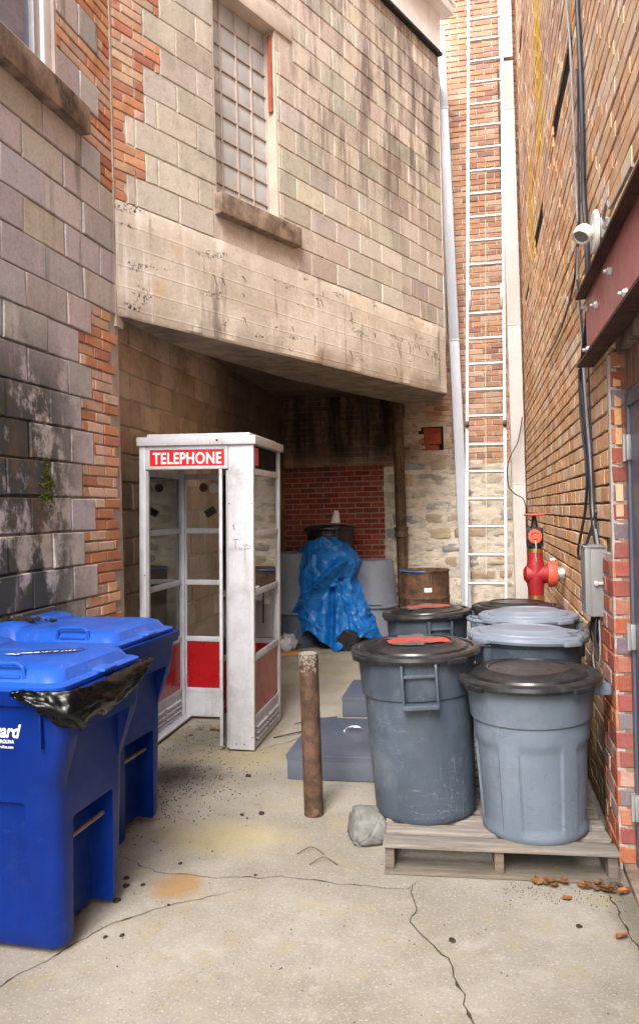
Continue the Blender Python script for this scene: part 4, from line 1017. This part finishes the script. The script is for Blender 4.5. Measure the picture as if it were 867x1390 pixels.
make_can((.295, 4.36, PZ), 'slate can under pale blue grey lid, directly behind the front right can', .248, .29, .79, 'can_blue', 'can_lid_grey', handle_a=(30, 210), lid_r=.318, lid_tilt=(-1.5, 2), handle='loop')
make_can((.345, 4.97, PZ), 'trash can with pale lid and loop handle, just in front of the plain black lid', .248, .285, .81, 'can_light', 'can_lid_grey', handle_a=(185, 5), lid_r=.300, handle='loop', lid_tilt=(-1, 0))
make_can((.315, 5.56, PZ), 'trash can with plain black lid, nearest the ladder and the red valve', .248, .285, .79, 'can_light', 'can_lid_black', handle_a=(20, 200), lid_r=.31, lid_tilt=(-1, 1))
make_can((-.31, 5.55, PZ), 'slate trash can with red smeared black lid, in front of the rusty drum', .248, .29, .755, 'can_blue', 'can_lid_black', handle_a=(-70, 110), lid_r=.312, paint=5, handle='square', lid_tilt=(-1, -2.5))
# cans at the back, round the tarpaulin
G2 = 'grey and black cans in the dark recess'
def inv_can(loc, label, rb, rt, h, mat, name='trash_can'):
    root = empty(name, loc, label, 'trash can', G2)
    b = MB(); b.lathe([(rt, 0), (rt + .012, .004), (rt + .012, .03), (rt, .034), (rt - .01, h * .27), (rt - .016, h * .275), (rb + .01, h - .03), (rb, h - .008), (rb - .014, h), (rb - .05, h), (rb - .055, h - .012), (0, h - .012)], 56); b.build('body', mat, root)
    b = MB(); b.box((rt - .005, -.08, h * .08), (rt + .02, .08, h * .10), bev=.004, mtx=Matrix.Rotation(R_(-80), 4, 'Z')); b.build('handle', mat, root)
    return root
inv_can((-1.19, 9.62, 0), 'grey trash can upside down at the bottom of the stack beside the tarp', .26, .30, .62, 'can_grey')
inv_can((-1.19, 9.62, .44), 'grey trash can upside down, uppermost of the stack to the right of the tarp', .25, .295, .58, 'can_grey')
inv_can((-2.14, 9.35, .40), 'grey trash can upside down left of the tarp in the dark recess', .25, .295, .74, 'can_grey')
inv_can((-2.14, 9.35, 0), 'dark trash can upside down under the grey one left of the tarp', .26, .30, .62, 'can_blue')
make_can((-1.74, 9.70, .62), 'black trash can with lid standing high behind the tarp', .25, .30, .80, 'can_lid_black', 'can_lid_black', handle_a=(-80, 100), lid_r=.33, group=G2)
inv_can((-1.74, 9.70, 0), 'dark can upside down carrying the high black can behind the tarp', .27, .30, .62, 'can_blue')
make_can((-1.66, 9.42, 0), 'dark can standing under the blue tarp', .22, .25, .66, 'can_blue', 'can_lid_black', handle_a=(95,), group=G2)
# board and paper cone on the black can
b = MB(); b.box((-.20, -.09, 0), (.20, .10, .018), bev=.004); o = b.build('board', 'wood'); o.location = (-1.72, 9.66, 1.468); tag(o, 'short brown board lying on the high black can', 'board')
b = MB(); b.lathe([(.068, 0), (.066, .004), (.028, .15), (.020, .155), (0, .155)], 18, fn=lambda t, z_, r_: .004 * math.sin(3 * t)); 
for v in b.v: v.x += v.z * .12 if v.z > .1 else 0
o = b.build('paper_cone', 'paper'); o.location = (-1.66, 9.64, 1.488); tag(o, 'white paper cone standing on the board over the black can', 'paper cone')

# ------------------------------------------------------------------ blue tarpaulin
def lerp_tab(tab, t):
    for (a, b_) in zip(tab[:-1], tab[1:]):
        if t <= b_[0]:
            k_ = (t - a[0]) / (b_[0] - a[0]); k_ = k_ * k_ * (3 - 2 * k_); return a[1] + (b_[1] - a[1]) * k_
    return tab[-1][1]
# outline of the draped heap: height -> left and right edge (x), front bulge (y)
XL = [(0, -2.17), (.25, -2.15), (.5, -2.12), (.8, -2.09), (1.05, -2.07), (1.15, -2.05), (1.25, -1.97), (1.32, -1.84)]
XRt = [(0, -1.0), (.2, -1.05), (.45, -1.14), (.7, -1.27), (.85, -1.34), (1.0, -1.33), (1.1, -1.38), (1.22, -1.48), (1.32, -1.60)]
b = MB(); nu, nv = 110, 84; vs = []; fs = []
def hem(s):      # s 0..1 left to right
    return lerp_tab([(0, .04), (.08, .05), (.2, .12), (.32, .24), (.42, .12), (.52, .0), (.60, .12), (.72, .16), (.80, .12), (.90, .08), (1, .06)], s)
for j in range(nv + 1):
    for i in range(nu + 1):
        s = i / nu; t = j / nv
        z_ = hem(s) + (1.32 - hem(s)) * t
        xl, xr = lerp_tab(XL, z_), lerp_tab(XRt, z_)
        a = (s - .5) * math.pi * 1.12
        cx_, hw = (xl + xr) / 2, (xr - xl) / 2
        x = cx_ + hw * math.sin(a) / math.sin(.56 * math.pi)
        dep = .12 + .26 * min(1, (1.34 - z_) / .35) ** .5
        y = 9.38 - dep * math.cos(a) - .16 * (1 - t) ** 2 * math.cos(a)
        nrm = Vector((math.sin(a), -math.cos(a), .25)).normalized()
        q = Vector((x, y, z_)); dfm = Vector((mnoise.noise(q * 2.1), mnoise.noise(q * 2.1 + Vector((7, 3, 1))), mnoise.noise(q * 2.1 + Vector((2, 9, 4)))))
        k1 = max(0, 1 - abs(x + z_ * -.85 + 2.38) / .10)                 # long diagonal fold from low left up to the right
        k1 = k1 * (1 if z_ < 1.0 else max(0, (1.12 - z_) / .12)) * min(1, z_ / .3)
        low = 1 if x > (-2.38 + z_ * .85) else 0
        k2 = math.exp(-((x + 1.66 - .10 * z_) / .045) ** 2) * (z_ < .75) + .8 * math.exp(-((x + 1.36 + .22 * (z_ - .4)) / .04) ** 2) * (z_ < .85)
        k3 = math.exp(-((x + 1.50 + .1 * z_) / .06) ** 2) * max(0, min(1, (.8 - z_) / .3))
        qq = q * 1.0 + dfm * .22
        big = abs(mnoise.noise(qq * 3.1)) * .10 + abs(mnoise.noise(qq * 6.5 + Vector((5, 5, 5)))) * .045
        small = abs(mnoise.noise(qq * 15)) * .014
        vs.append(q + nrm * (.10 * k1 - .07 * low * min(1, max(0, (1.0 - z_) / .2)) - .10 * k2 + .05 * k3 - big - small + .04))
for j in range(nv):
    for i in range(nu): fs.append((j * (nu + 1) + i, j * (nu + 1) + i + 1, (j + 1) * (nu + 1) + i + 1, (j + 1) * (nu + 1) + i))
# close the crown
top0 = nv * (nu + 1); fs.append(tuple(top0 + i for i in range(nu + 1)))
b.add(vs, fs, smooth=True)
o = b.build('tarpaulin', 'tarp', autosmooth=14); sol = o.modifiers.new('s', 'SOLIDIFY'); sol.thickness = .004
tag(o, 'crinkled blue plastic tarpaulin draped over cans in the dark recess', 'tarpaulin')
# rolled carpet end and litter by the tarp foot
b = MB(); b.lathe([(0, -.12), (.11, -.12), (.13, -.10), (.13, .25), (0, .25)], 20, axis='Y', fn=lambda t, z_, r_: .012 * math.sin(5 * t + z_ * 9)); o = b.build('rolled_mat', 'black'); o.location = (-1.42, 9.02, .11); tag(o, 'dark rolled mat end poking out from under the blue tarp', 'rolled mat')
b = MB(); bm = bmesh.new(); bmesh.ops.create_icosphere(bm, subdivisions=3, radius=.13)
for v in bm.verts: v.co *= 1 + .35 * mnoise.noise(v.co * 14); v.co.z = max(-.07, v.co.z)
b.bm(bm, smooth=True); o = b.build('plastic_bag', plain('clear grey plastic', (.42, .42, .45), .25)); o.location = (-2.13, 8.85, .08); tag(o, 'crumpled clear plastic bag on the ground left of the tarp', 'plastic bag')
b = MB(); b.box((-.13, -.09, 0), (.13, .09, .03), bev=.01); o = b.build('cardboard_scrap', plain('orange cardboard', (.42, .19, .06), .8)); o.location = (-2.07, 8.64, .001); o.rotation_euler = (0, 0, .3); tag(o, 'flattened orange cardboard scrap on the ground by the clear bag', 'cardboard')

# ------------------------------------------------------------------ rusty drum, soil pipe
dr_ = empty('steel_drum', (-.53, 9.30, 0), 'rusty brown ribbed steel drum with blue painted rim edge by the stone wall', 'drum')
b = MB()
pr = [(0, .02), (.27, .02), (.285, 0), (.288, .01)]
for i in range(0, 31): 
    z_ = .03 + i * .028; pr.append((.280 + (.010 if abs(z_ - .31) < .02 or abs(z_ - .59) < .02 else 0), z_))
pr += [(.284, .895), (.292, .90), (.292, .915), (.280, .915), (.274, .89), (.272, .55), (0, .55)]
b.lathe(pr, 120, fn=lambda t, z_, r_: (.004 * (1 if math.sin(40 * t) > 0 else 0) if .04 < z_ < .86 and r_ > .2 else 0)); b.build('shell', 'drum_rust', dr_)
b = MB(); n = 14; b.tube([(.291 * math.cos(a), .291 * math.sin(a), .908) for a in [R_(170 + i * 8) for i in range(n)]], .009, 8); b.build('blue_rim_paint', 'tarp', dr_)
b = MB(); b.add([(-.005 + .28 * math.sin(R_(a)), -.289 * math.cos(R_(a)), z_) for z_ in (.67, .72) for a in (2, 8, 14, 20)], [(0, 1, 5, 4), (1, 2, 6, 5), (2, 3, 7, 6)]); b.build('paper_label', 'paper', dr_)
sp = empty('soil_pipe', (-.845, 9.98, 0), 'brown rusted cast iron soil pipe standing behind the rusty drum', 'pipe', tilt=(0, R_(-.5)))
b = MB(); b.tube([(0, 0, 0), (0, 0, 3.14)], .068, 20); b.build('pipe', 'rust_pipe', sp)
b = MB(); b.lathe([(.068, 1.28), (.088, 1.285), (.088, 1.32), (.082, 1.33), (.082, 1.37), (.092, 1.375), (.092, 1.41), (.068, 1.415)], 24); b.build('collar', 'rust_pipe', sp)
b = MB(); b.lathe([(.068, 2.86), (.094, 2.87), (.094, 2.99), (.068, 3.0)], 24); b.build('collar', 'rust_pipe', sp)

# ------------------------------------------------------------------ downspouts
def spout(name, p0, p1, wx, wy, mat, label, bands):
    p0, p1 = Vector(p0), Vector(p1); root = empty(name, p1, label, 'downspout'); L = (p0 - p1).length
    q = (p0 - p1).to_track_quat('Z', 'Y'); q = Matrix.Translation((0, 0, 0)) @ Matrix(((1, 0, (p0 - p1).x / (p0 - p1).z, 0), (0, 1, (p0 - p1).y / (p0 - p1).z, 0), (0, 0, 1, 0), (0, 0, 0, 1)))
    H = (p0 - p1).z; zs = [0] + bands + [H]
    for a, c_ in zip(zs[:-1], zs[1:]):
        b = MB(); b.box((-wx / 2, -wy / 2, a), (wx / 2, wy / 2, c_ + .001), bev=.010, mtx=q); b.build('pipe_length', mat, root)
    for z_ in bands:
        b = MB(); b.box((-wx / 2 - .004, -wy / 2 - .004, z_ - .012), (wx / 2 + .004, wy / 2 + .004, z_ + .012), bev=.003, mtx=q); b.build('joint_sleeve', mat, root)
    return root, q
spout('downspout', (-.215, 9.85, 7.62), (-.045, 9.98, .05), .125, .09, 'gutter_grey', 'pale blue grey square downspout slanting down behind the ladder', [3.7, 6.6])
M['spout_white'] = plain('chalky white gutter metal', (.62, .60, .585), .6, 0, .4, .06, 3, .0, 60, (.42, .37, .31), .5, streak=((.42, .37, .31), .5))
rs_, q_ = spout('downspout', (.585, 10.02, 8.8), (.635, 10.06, .02), .165, .12, 'spout_white', 'wide white square downspout in the rear corner beside the orange brick wall', [1.9, 3.9, 6.6])
b = MB(); b.box((-.12, -.07, 7.2), (.10, -.062, 7.235), mtx=q_); b.box((-.115, -.068, 5.3), (-.095, -.05, 7.1), mtx=q_); b.build('strap', 'rust', rs_)

# ------------------------------------------------------------------ extension ladder
LD = empty('extension_ladder', (.14, 8.10, 0), 'long white aluminium extension ladder leaning on the rear wall', 'ladder', rz=R_(-2))
ln = math.atan2(10.0 - 8.10, 8.2)
Lm = Matrix.Rotation(-ln, 4, 'X') @ Matrix.Rotation(R_(1.05), 4, 'Y')
tip = Lm @ Vector((0, 0, 1))
wb, wf = .202, .200
for s in (-1, 1):
    b = MB(); b.box((s * wb - .016, -.03, 0), (s * wb + .016, .045, 4.9), bev=.004, mtx=Lm); b.build('lower_rail', 'alu', LD)
    b = MB(); b.box((s * wf - .016, -.098, 2.62), (s * wf + .016, -.034, 9.0), bev=.004, mtx=Lm); b.build('upper_rail', 'alu', LD)
    b = MB(); b.box((s * wf - .02, -.10, 2.575), (s * wf + .02, -.032, 2.625), bev=.005, mtx=Lm); b.build('rail_cap', 'black', LD)
    b = MB(); b.box((s * wf * .88 - .012, -.14, 3.95), (s * wf * .88 + .012, -.10, 4.22), bev=.005, mtx=Lm); b.tube([(s * wf * .88, -.13, 3.93), (s * wf * .88, -.16, 3.97), (s * wf * .88, -.16, 4.05)], .008, 8, mtx=Lm); b.build('rung_lock', 'dark_alu', LD)
    b = MB(); b.box((s * wb - .03, -.05, -.005), (s * wb + .03, .07, .05), bev=.008, mtx=Lm); b.build('foot', 'black', LD)
z_ = .25
while z_ < 8.9:
    up = z_ > 2.6
    w_ = wf if up else wb
    b = MB(); y_ = -.066 if up else .008
    b.tube([(-w_, y_, z_), (w_, y_, z_)], .018, 12, mtx=Lm); b.build('rung', 'alu', LD)
    z_ += .305
b = MB(); b.tube([(.0, -.03, .95), (.002, -.045, 2.0), (-.004, -.05, 3.0), (0, -.05, 4.0), (.001, -.05, 5.8)], .004, 6, mtx=Lm); b.build('rope', 'rope', LD)

# ------------------------------------------------------------------ bollard, rock, low boxes
BO = empty('bollard', (-.857, 4.085, 0), 'rusty brown steel post standing in the concrete before the grey boxes', 'bollard', tilt=(R_(.3), R_(-.6)))
b = MB(); b.lathe([(.052, -.02), (.052, .855), (.050, .868), (.044, .872), (.040, .866), (.0, .864)], 28); b.build('post', 'rust', BO)
b = MB(); b.lathe([(0, .8665), (.038, .8665), (.0435, .8735), (.05, .869)], 24, fn=lambda t, z_, r_: .002 * math.sin(9 * t)); 
r = random.Random(4)
for i in range(150):
    a = R_(r.uniform(180, 330)); z_ = .865 - abs(r.gauss(0, .035)); s_ = r.uniform(.001, .0045)
    b.box((-.0012, -s_, -s_ * 1.4), (.0012, s_, s_ * 1.4), mtx=Matrix.Translation((.0515 * math.cos(a), .0515 * math.sin(a), z_)) @ Matrix.Rotation(a, 4, 'Z') @ Matrix.Rotation(r.uniform(0, 1.5), 4, 'X'))
b.build('peeling_paint', plain('flaking grey paint', (.20, .185, .16), .9, var=.3, nscale=60), BO)
b = MB(); b.lathe([(0, -.012), (.018, -.010), (.016, .0), (0, .002)], 16, (.022, -.052, .035), axis='Y'); b.build('foot_bolt', 'rust_pipe', BO)
bm = bmesh.new(); r = random.Random(12)
for p in ((-.09, -.08, -.075), (.09, -.09, -.075), (.10, .08, -.075), (-.09, .09, -.075), (-.10, -.03, .0), (.11, -.06, .01), (.10, .07, .03), (-.07, .09, .06), (-.075, -.06, .075), (.04, -.085, .06), (.07, .02, .085), (-.03, .06, .09), (-.02, -.105, -.02)): bm.verts.new(p)
hull = bmesh.ops.convex_hull(bm, input=bm.verts[:]); bmesh.ops.bevel(bm, geom=bm.edges[:], offset=.012, segments=2, affect='EDGES'); bmesh.ops.triangulate(bm, faces=bm.faces[:])
bmesh.ops.subdivide_edges(bm, edges=bm.edges[:], cuts=2, use_grid_fill=True)
for v in bm.verts: v.co *= 1 + .05 * mnoise.noise(v.co * 22) - .04 * abs(mnoise.noise(v.co * 50))
b = MB(); b.bm(bm, smooth=True); o = b.build('rock', 'rock', autosmooth=0); o.location = (-.525, 3.80, .075); o.rotation_euler = (0, 0, .4); tag(o, 'grey stone block with mossy side, wedged beside the front pallet', 'rock')
def low_box(loc, sx, sy, h, label, handle):
    root = empty('metal_box', loc, label, 'metal box', 'low grey metal boxes on the ground')
    b = MB(); b.box((0, 0, .004), (sx, sy, h - .012), bev=.003); b.build('body', 'grey_box', root)
    b = MB(); b.box((-.006, -.006, h - .010), (sx + .006, sy + .006, h), bev=.003); b.box((-.004, -.004, h - .028), (sx + .004, 0, h - .010)); ld = b.build('lid', 'grey_box', root)
    if handle:
        b = MB(); b.tube([(handle[0], handle[1], h), (handle[0] + .012, handle[1], h + .018), (handle[0] + .04, handle[1], h + .028), (handle[0] + .09, handle[1], h + .028), (handle[0] + .12, handle[1], h + .018), (handle[0] + .13, handle[1], h)], .006, 10)
        b.lathe([(0, 0), (.014, 0), (.012, .004), (0, .005)], 14, (handle[0] - .004, handle[1], h)); b.build('handle', 'chrome', ld)
    return root
low_box((-1.125, 4.60, 0), .66, .86, .152, 'low slate grey metal box with small chrome handle, just behind the rusty post', (.27, .55))
low_box((-1.02, 6.05, 0), .66, .66, .152, 'farther low slate grey metal box, partly behind the nearer one', (.3, .35))

# ------------------------------------------------------------------ red sprinkler valve
VL = empty('sprinkler_valve', (.468, 5.85, 0), 'red standpipe valve with hand wheel and round red face beside the orange brick wall', 'valve'); VL.scale = (.93, .93, .985)
b = MB(); b.tube([(0, 0, 0), (0, 0, .98)], .058, 20); b.build('riser', 'valve_red', VL)
b = MB(); b.tube([(0, 0, .96), (0, 0, 1.0)], .062, 20); b.tube([(0, 0, 1.315), (0, 0, 1.345)], .058, 20); b.build('brass_ring', 'brass', VL)
b = MB(); b.lathe([(.056, 1.0), (.060, 1.01), (.060, 1.05), (.066, 1.07), (.072, 1.13), (.072, 1.19), (.064, 1.24), (.058, 1.27), (.058, 1.315)], 28)
b.lathe([(0, -.095), (.04, -.09), (.065, -.07), (.072, -.03), (.072, .05), (.068, .10)], 28, (0, 0, 1.155), axis='X')
b.build('body', 'valve_red', VL)
b = MB(); b.lathe([(.068, .085), (.092, .092), (.097, .11), (.094, .14), (.088, .16), (.06, .165), (0, .165)], 28, (0, 0, 1.155), axis='X'); fl = b.build('coupling', 'valve_orange', VL)
for s in (-1, 1):
    b = MB(); b.lathe([(0, -.02), (.013, -.018), (.013, .018), (0, .02)], 8, (.13, 0, 1.155 + s * .105), axis='X', smooth=False); b.build('nut', 'galv', fl)
b = MB(); b.tube([(.16, 0, 1.155), (.215, 0, 1.155)], .05, 16); b.build('wall_stub', 'dark_alu', VL)
b = MB(); b.box((-.062, -.045, 1.36), (.062, .055, 1.50), bev=.008); b.lathe([(.03, 1.50), (.024, 1.53), (.018, 1.56), (.015, 1.60), (0, 1.60)], 14); b.lathe([(.05, 1.345), (.05, 1.365)], 18); b.build('bonnet', 'black', VL)
b = MB(); b.lathe([(0, -.075), (.018, -.075), (.02, -.062), (.03, -.062), (.034, -.072), (.050, -.070), (.055, -.055), (.055, -.045), (0, -.045)], 30, (-.002, 0, 1.435), axis='Y'); b.build('round_face', 'valve_orange', VL)
b = MB(); b.lathe([(0, 1.585), (.074, 1.588), (.080, 1.596), (.074, 1.604), (0, 1.604)], 30); b.build('hand_wheel', 'valve_orange', VL)
b = MB(); b.tube([(0, -.078, 1.41), (.003, -.08, 1.36), (-.002, -.075, 1.30), (.002, -.07, 1.25)], .005, 6); b.build('chain', 'galv', VL)

# ------------------------------------------------------------------ electric box, cables, lamp
EB = empty('electrical_box', WR.P(3.93, 1.09, .004), 'grey electrical box with latch on the orange brick wall, cables entering above and below', 'electrical box', rz=-ar)
b = MB(); b.box((-.085, 0, 0), (0, .15, .335), bev=.006); b.build('case', 'box_grey', EB)
b = MB(); b.box((-.10, -.004, .008), (-.07, .155, .345), bev=.005); b.box((-.105, -.008, .335), (.0, .16, .345), bev=.003); cv = b.build('cover', 'box_grey', EB)
b = MB(); b.box((-.055, -.016, .155), (-.005, -.001, .17), bev=.003); b.lathe([(0, -.022), (.011, -.020), (.011, 0), (0, 0)], 12, (-.05, 0, .163), axis='Y'); b.box((-.015, -.012, .14), (.002, -.001, .19), bev=.002); b.build('latch', 'galv', cv)
def wallpt(u, z_, n=.02): return WR.P(u, z_, n)
def smooth_path(pts, k=6):
    pts = [Vector(p) for p in pts]; out = []
    for i in range(len(pts) - 1):
        p0 = pts[max(i - 1, 0)]; p1 = pts[i]; p2 = pts[i + 1]; p3 = pts[min(i + 2, len(pts) - 1)]
        for j in range(k):
            t = j / k; out.append(.5 * ((2 * p1) + (-p0 + p2) * t + (2 * p0 - 5 * p1 + 4 * p2 - p3) * t * t + (-p0 + 3 * p1 - 3 * p2 + p3) * t ** 3))
    out.append(pts[-1]); return out
def cable(pts, r, mat, label, name='cable'):
    b = MB(); b.tube(smooth_path([wallpt(*p) for p in pts]), r, 8); o = b.build(name, mat); tag(o, label, 'cable'); return o
cable([(4.36, 4.9), (4.34, 4.34), (4.30, 4.08), (4.26, 3.66), (4.27, 3.28), (4.20, 2.98), (4.22, 2.71), (4.27, 2.58), (4.43, 2.46), (4.54, 2.32), (4.40, 2.09), (4.28, 1.81), (4.24, 1.58), (4.10, 1.43)], .014, 'cable_blue', 'thickest black cable running down the orange wall into the grey electrical box')
cable([(4.9, 5.2), (4.81, 4.64), (4.69, 4.31), (4.63, 3.89), (4.58, 3.45), (4.54, 3.14), (4.62, 2.92), (4.51, 2.64), (4.45, 2.39), (4.36, 2.1), (4.24, 1.8), (4.22, 1.6), (4.08, 1.43)], .007, 'cable_grey', 'thin grey cable left of the thick black cable, crossing the dark slot')
cable([(4.40, 4.0), (4.44, 3.55), (4.48, 3.16), (4.64, 3.01), (4.52, 2.72), (4.44, 2.5), (4.46, 2.3), (4.35, 2.05)], .006, 'cable_blue', 'thin black cable looping out beside the thick one above the beam end')
cable([(4.5, 3.21), (4.72, 2.97), (5.15, 2.88), (5.7, 2.84), (6.6, 2.86)], .007, 'cable_blue', 'loose black cable bowing away to a free end on the orange bricks')
cable([(4.22, 2.65), (4.26, 2.3), (4.22, 2.0), (4.20, 1.75), (4.14, 1.46)], .005, 'cable_blue', 'thin straight black cable just left of the maroon beam end')
cable([(4.62, 2.41), (4.60, 2.12), (4.42, 1.85), (4.50, 1.62), (4.88, 1.36), (4.72, 1.33), (4.40, 1.46), (4.10, 1.60)], .008, 'cable_blue', 'black cable hanging in a loop over the top of the electrical box')
r = random.Random(9)
b = MB()
for i in range(9):
    u0 = 3.96 + .1 * r.random(); n0 = .03 + .04 * r.random(); dz = r.uniform(.12, .2); du = r.uniform(-.03, .09)
    b.tube(smooth_path([wallpt(u0, 1.10, n0), wallpt(u0 + du * .5, 1.10 - dz * .6, n0 + .01), wallpt(u0 + du, 1.10 - dz, n0), wallpt(u0 + du + .02, 1.10 - dz * .5, n0 + .01)]), .0045, 6)
tag(b.build('wire_bundle', 'black'), 'tangle of short black wires hanging out under the electrical box', 'wires')
cable([(3.97, 1.10, .05), (4.15, .98, .12), (4.45, .95, .22), (4.55, .90, .25), (4.38, .88, .20), (4.15, .93, .12), (4.05, 1.06, .06)], .004, 'cable_grey', 'thin grey wire curling from the electrical box over the pale lid')
cable([(3.99, 1.09, .03), (4.12, .88, .05), (4.02, .80, .05), (3.95, .90, .04), (3.96, 1.07, .04)], .004, 'cable_grey', 'thin grey wire hanging in a ring below the electrical box')
b = MB(); b.tube(smooth_path([(.68, 9.93, 2.75), (.62, 9.90, 2.45), (.50, 9.9, 2.2), (.49, 9.9, 1.92), (.56, 9.85, 1.80), (.66, 9.6, 1.70), (.66, 9.4, 1.4), (.66, 9.3, .7), (.66, 9.3, .02)]), .007, 6); tag(b.build('cable', 'cable_blue'), 'thin black cable curving beside the white corner downspout behind the ladder', 'cable')
# security lamp on the wall above the beam
LP = empty('security_light', WR.P(3.66, 2.86, 0), 'white round security light with swivel head above the maroon beam', 'security light', rz=-ar)
b = MB(); b.box((-.05, -.05, -.045), (0.0, .05, .05), bev=.012); b.build('base', 'box_grey', LP)
b = MB(); b.lathe([(0, -.072), (.085, -.070), (.095, -.062), (.095, -.052), (.085, -.048), (0, -.048)], 36, axis='X'); b.build('plate', 'plastic_white', LP)
b = MB(); b.tube([(-.07, 0, 0), (-.10, -.005, .0)], .026, 14); b.build('swivel', 'plastic_white', LP)
b = MB(); mt = Matrix.Translation((-.112, -.012, -.004)) @ Matrix.Rotation(R_(28), 4, 'Y') @ Matrix.Rotation(R_(-25), 4, 'X')
b.lathe([(0, .038), (.017, .036), (.032, .027), (.040, .010), (.042, -.010), (.039, -.030), (.034, -.030), (.031, -.023), (0, -.023)], 28, mtx=mt); hd_ = b.build('head', 'plastic_white', LP)
b = MB(); b.lathe([(0, -.026), (.026, -.025), (.031, -.0225)], 24, mtx=mt); b.build('lens', 'cable_grey', hd_)
b = MB(); b.lathe([(0, -.056), (.010, -.056), (.010, -.05), (0, -.05)], 12, (-.028, 0, .008), axis='Y'); b.build('screw', 'chrome', LP)
cable([(3.62, 2.90, .03), (3.50, 2.93, .03), (3.38, 2.86, .04), (3.2, 2.84, .04), (2.9, 2.83, .04)], .007, 'cable_grey', 'grey cable running from the security light along the top of the maroon beam')

# ------------------------------------------------------------------ litter
r = random.Random(21); n = 0
def leaf(x, y, z_, s_, mat, label, grp=None):
    b = MB(); m_ = 5; c = Matrix.Translation((x, y, z_)) @ Matrix.Rotation(r.uniform(0, 6.3), 4, 'Z') @ Matrix.Rotation(r.uniform(-.4, .4), 4, 'X'); vs = []; fs = []
    curl = r.uniform(.0, .18)
    for i in range(m_ + 1):
        t = i / m_; ww = s_ * .36 * math.sin(math.pi * (t * .9 + .07)) * (1 if i % 2 else 1.3)
        zc = s_ * curl * (t - .5) ** 2 * 2
        vs += [(s_ * (t - .5), -ww, zc + .2 * ww), (s_ * (t - .5), 0, zc), (s_ * (t - .5), ww, zc + .2 * ww)]
    for i in range(m_): fs += [(3 * i, 3 * i + 1, 3 * i + 4, 3 * i + 3), (3 * i + 1, 3 * i + 2, 3 * i + 5, 3 * i + 4)]
    b.add(vs, fs, mtx=c); o = b.build('dry_leaf', mat); return tag(o, label, 'leaf', grp)
for i in range(34):
    t = r.random(); x = .22 + .38 * t ** .7 + r.gauss(0, .015); y = 3.455 - .10 * t ** 2 * r.random() + r.gauss(0, .012)
    leaf(x, y, .008 + .012 * r.random(), r.uniform(.028, .055), r.choice(['leaf', 'leaf2', 'leaf2']), 'dry brown leaf in the drift between the pallet foot and the brick pier', 'dry leaves drifted along the pallet foot')
leaf(.525, 3.06, .012, .06, 'leaf', 'single curled orange leaf lying nearest the bottom right corner')
leaf(.36, 3.33, .008, .045, 'leaf', 'small orange leaf lying alone just in front of the pallet')
GRIT = 'dark crumbs scattered on the concrete by the blue carts'
for (x, y, s_) in ((-1.50, 3.05, .016), (-1.36, 3.42, .010), (-1.55, 3.25, .012), (-1.52, 3.18, .013), (-1.24, 4.02, .011), (-1.14, 4.05, .016), (-1.2, 3.98, .007), (-1.38, 4.62, .018), (-1.42, 2.78, .009), (-1.36, 2.80, .010), (-1.6, 2.85, .008), (-1.27, 3.05, .007), (-.10, 2.95, .013), (.38, 3.12, .012), (-.98, 3.36, .007), (-1.45, 3.2, .010)):
    bm = bmesh.new(); bmesh.ops.create_icosphere(bm, subdivisions=2, radius=s_)
    for v in bm.verts: v.co *= 1 + .5 * mnoise.noise(v.co * 90 + Vector((x * 9, y, 0))); v.co.z *= .55
    b = MB(); b.bm(bm); o = b.build('dirt_crumb', 'dirt'); o.location = (x, y, s_ * .35); tag(o, 'small dark crumb of dirt lying loose on the concrete', 'dirt crumb', GRIT)
# fine grit: nobody could count it
b = MB()
for i in range(1500):
    if i < 700: x, y = r.gauss(-1.75, .22), r.gauss(4.35, .35)
    elif i < 1000: x, y = r.gauss(-1.9, .2), r.gauss(5.4, .3)
    elif i < 1200: x, y = r.uniform(.1, .6), r.gauss(3.38, .06)
    else: x, y = r.uniform(-1.6, .5), r.uniform(2.3, 6)
    s_ = r.uniform(.001, .0035) * (1.4 if i < 1000 else 1)
    b.add([(x - s_, y - s_, .0005), (x + s_, y - s_ * .8, .0005), (x + s_ * .7, y + s_, .0005), (x - s_ * .8, y + s_ * .8, .0005), (x, y, s_ * 1.3)], [(0, 1, 4), (1, 2, 4), (2, 3, 4), (3, 0, 4)])
tag(b.build('grit', 'dirt'), kind='stuff')
# debris inside the booth
for i in range(14):
    leaf(r.uniform(-2.15, -1.65), r.gauss(5.55, .13), .012, r.uniform(.03, .06), 'leaf2', 'dull brown leaf scrap on the dirty floor inside the telephone booth', 'leaf scraps inside the telephone booth')
b = MB(); b.tube(smooth_path([(-1.42, 5.42, .008), (-1.30, 5.52, .015), (-1.22, 5.62, .012), (-1.12, 5.85, .03), (-1.05, 5.95, .02)]), .005, 6)
b.tube(smooth_path([(-1.22, 5.62, .012), (-1.18, 5.80, .02), (-1.24, 5.95, .05)]), .0035, 5); b.tube(smooth_path([(-1.35, 5.78, .01), (-1.2, 5.86, .03), (-1.05, 5.98, .02)]), .004, 5)
tag(b.build('twig', 'twig'), 'dark branching twig lying on the concrete right of the telephone booth', 'twig')
b = MB()
for s_ in ((-.70, 3.52), (-.78, 3.62)):
    b.tube(smooth_path([(s_[0] - .06, s_[1] - .03, .004), (s_[0], s_[1] + .02, .02), (s_[0] + .07, s_[1] - .02, .006)]), .0018, 5)
tag(b.build('twig', 'twig'), 'short thin twig left of the grey stone block', 'twig')
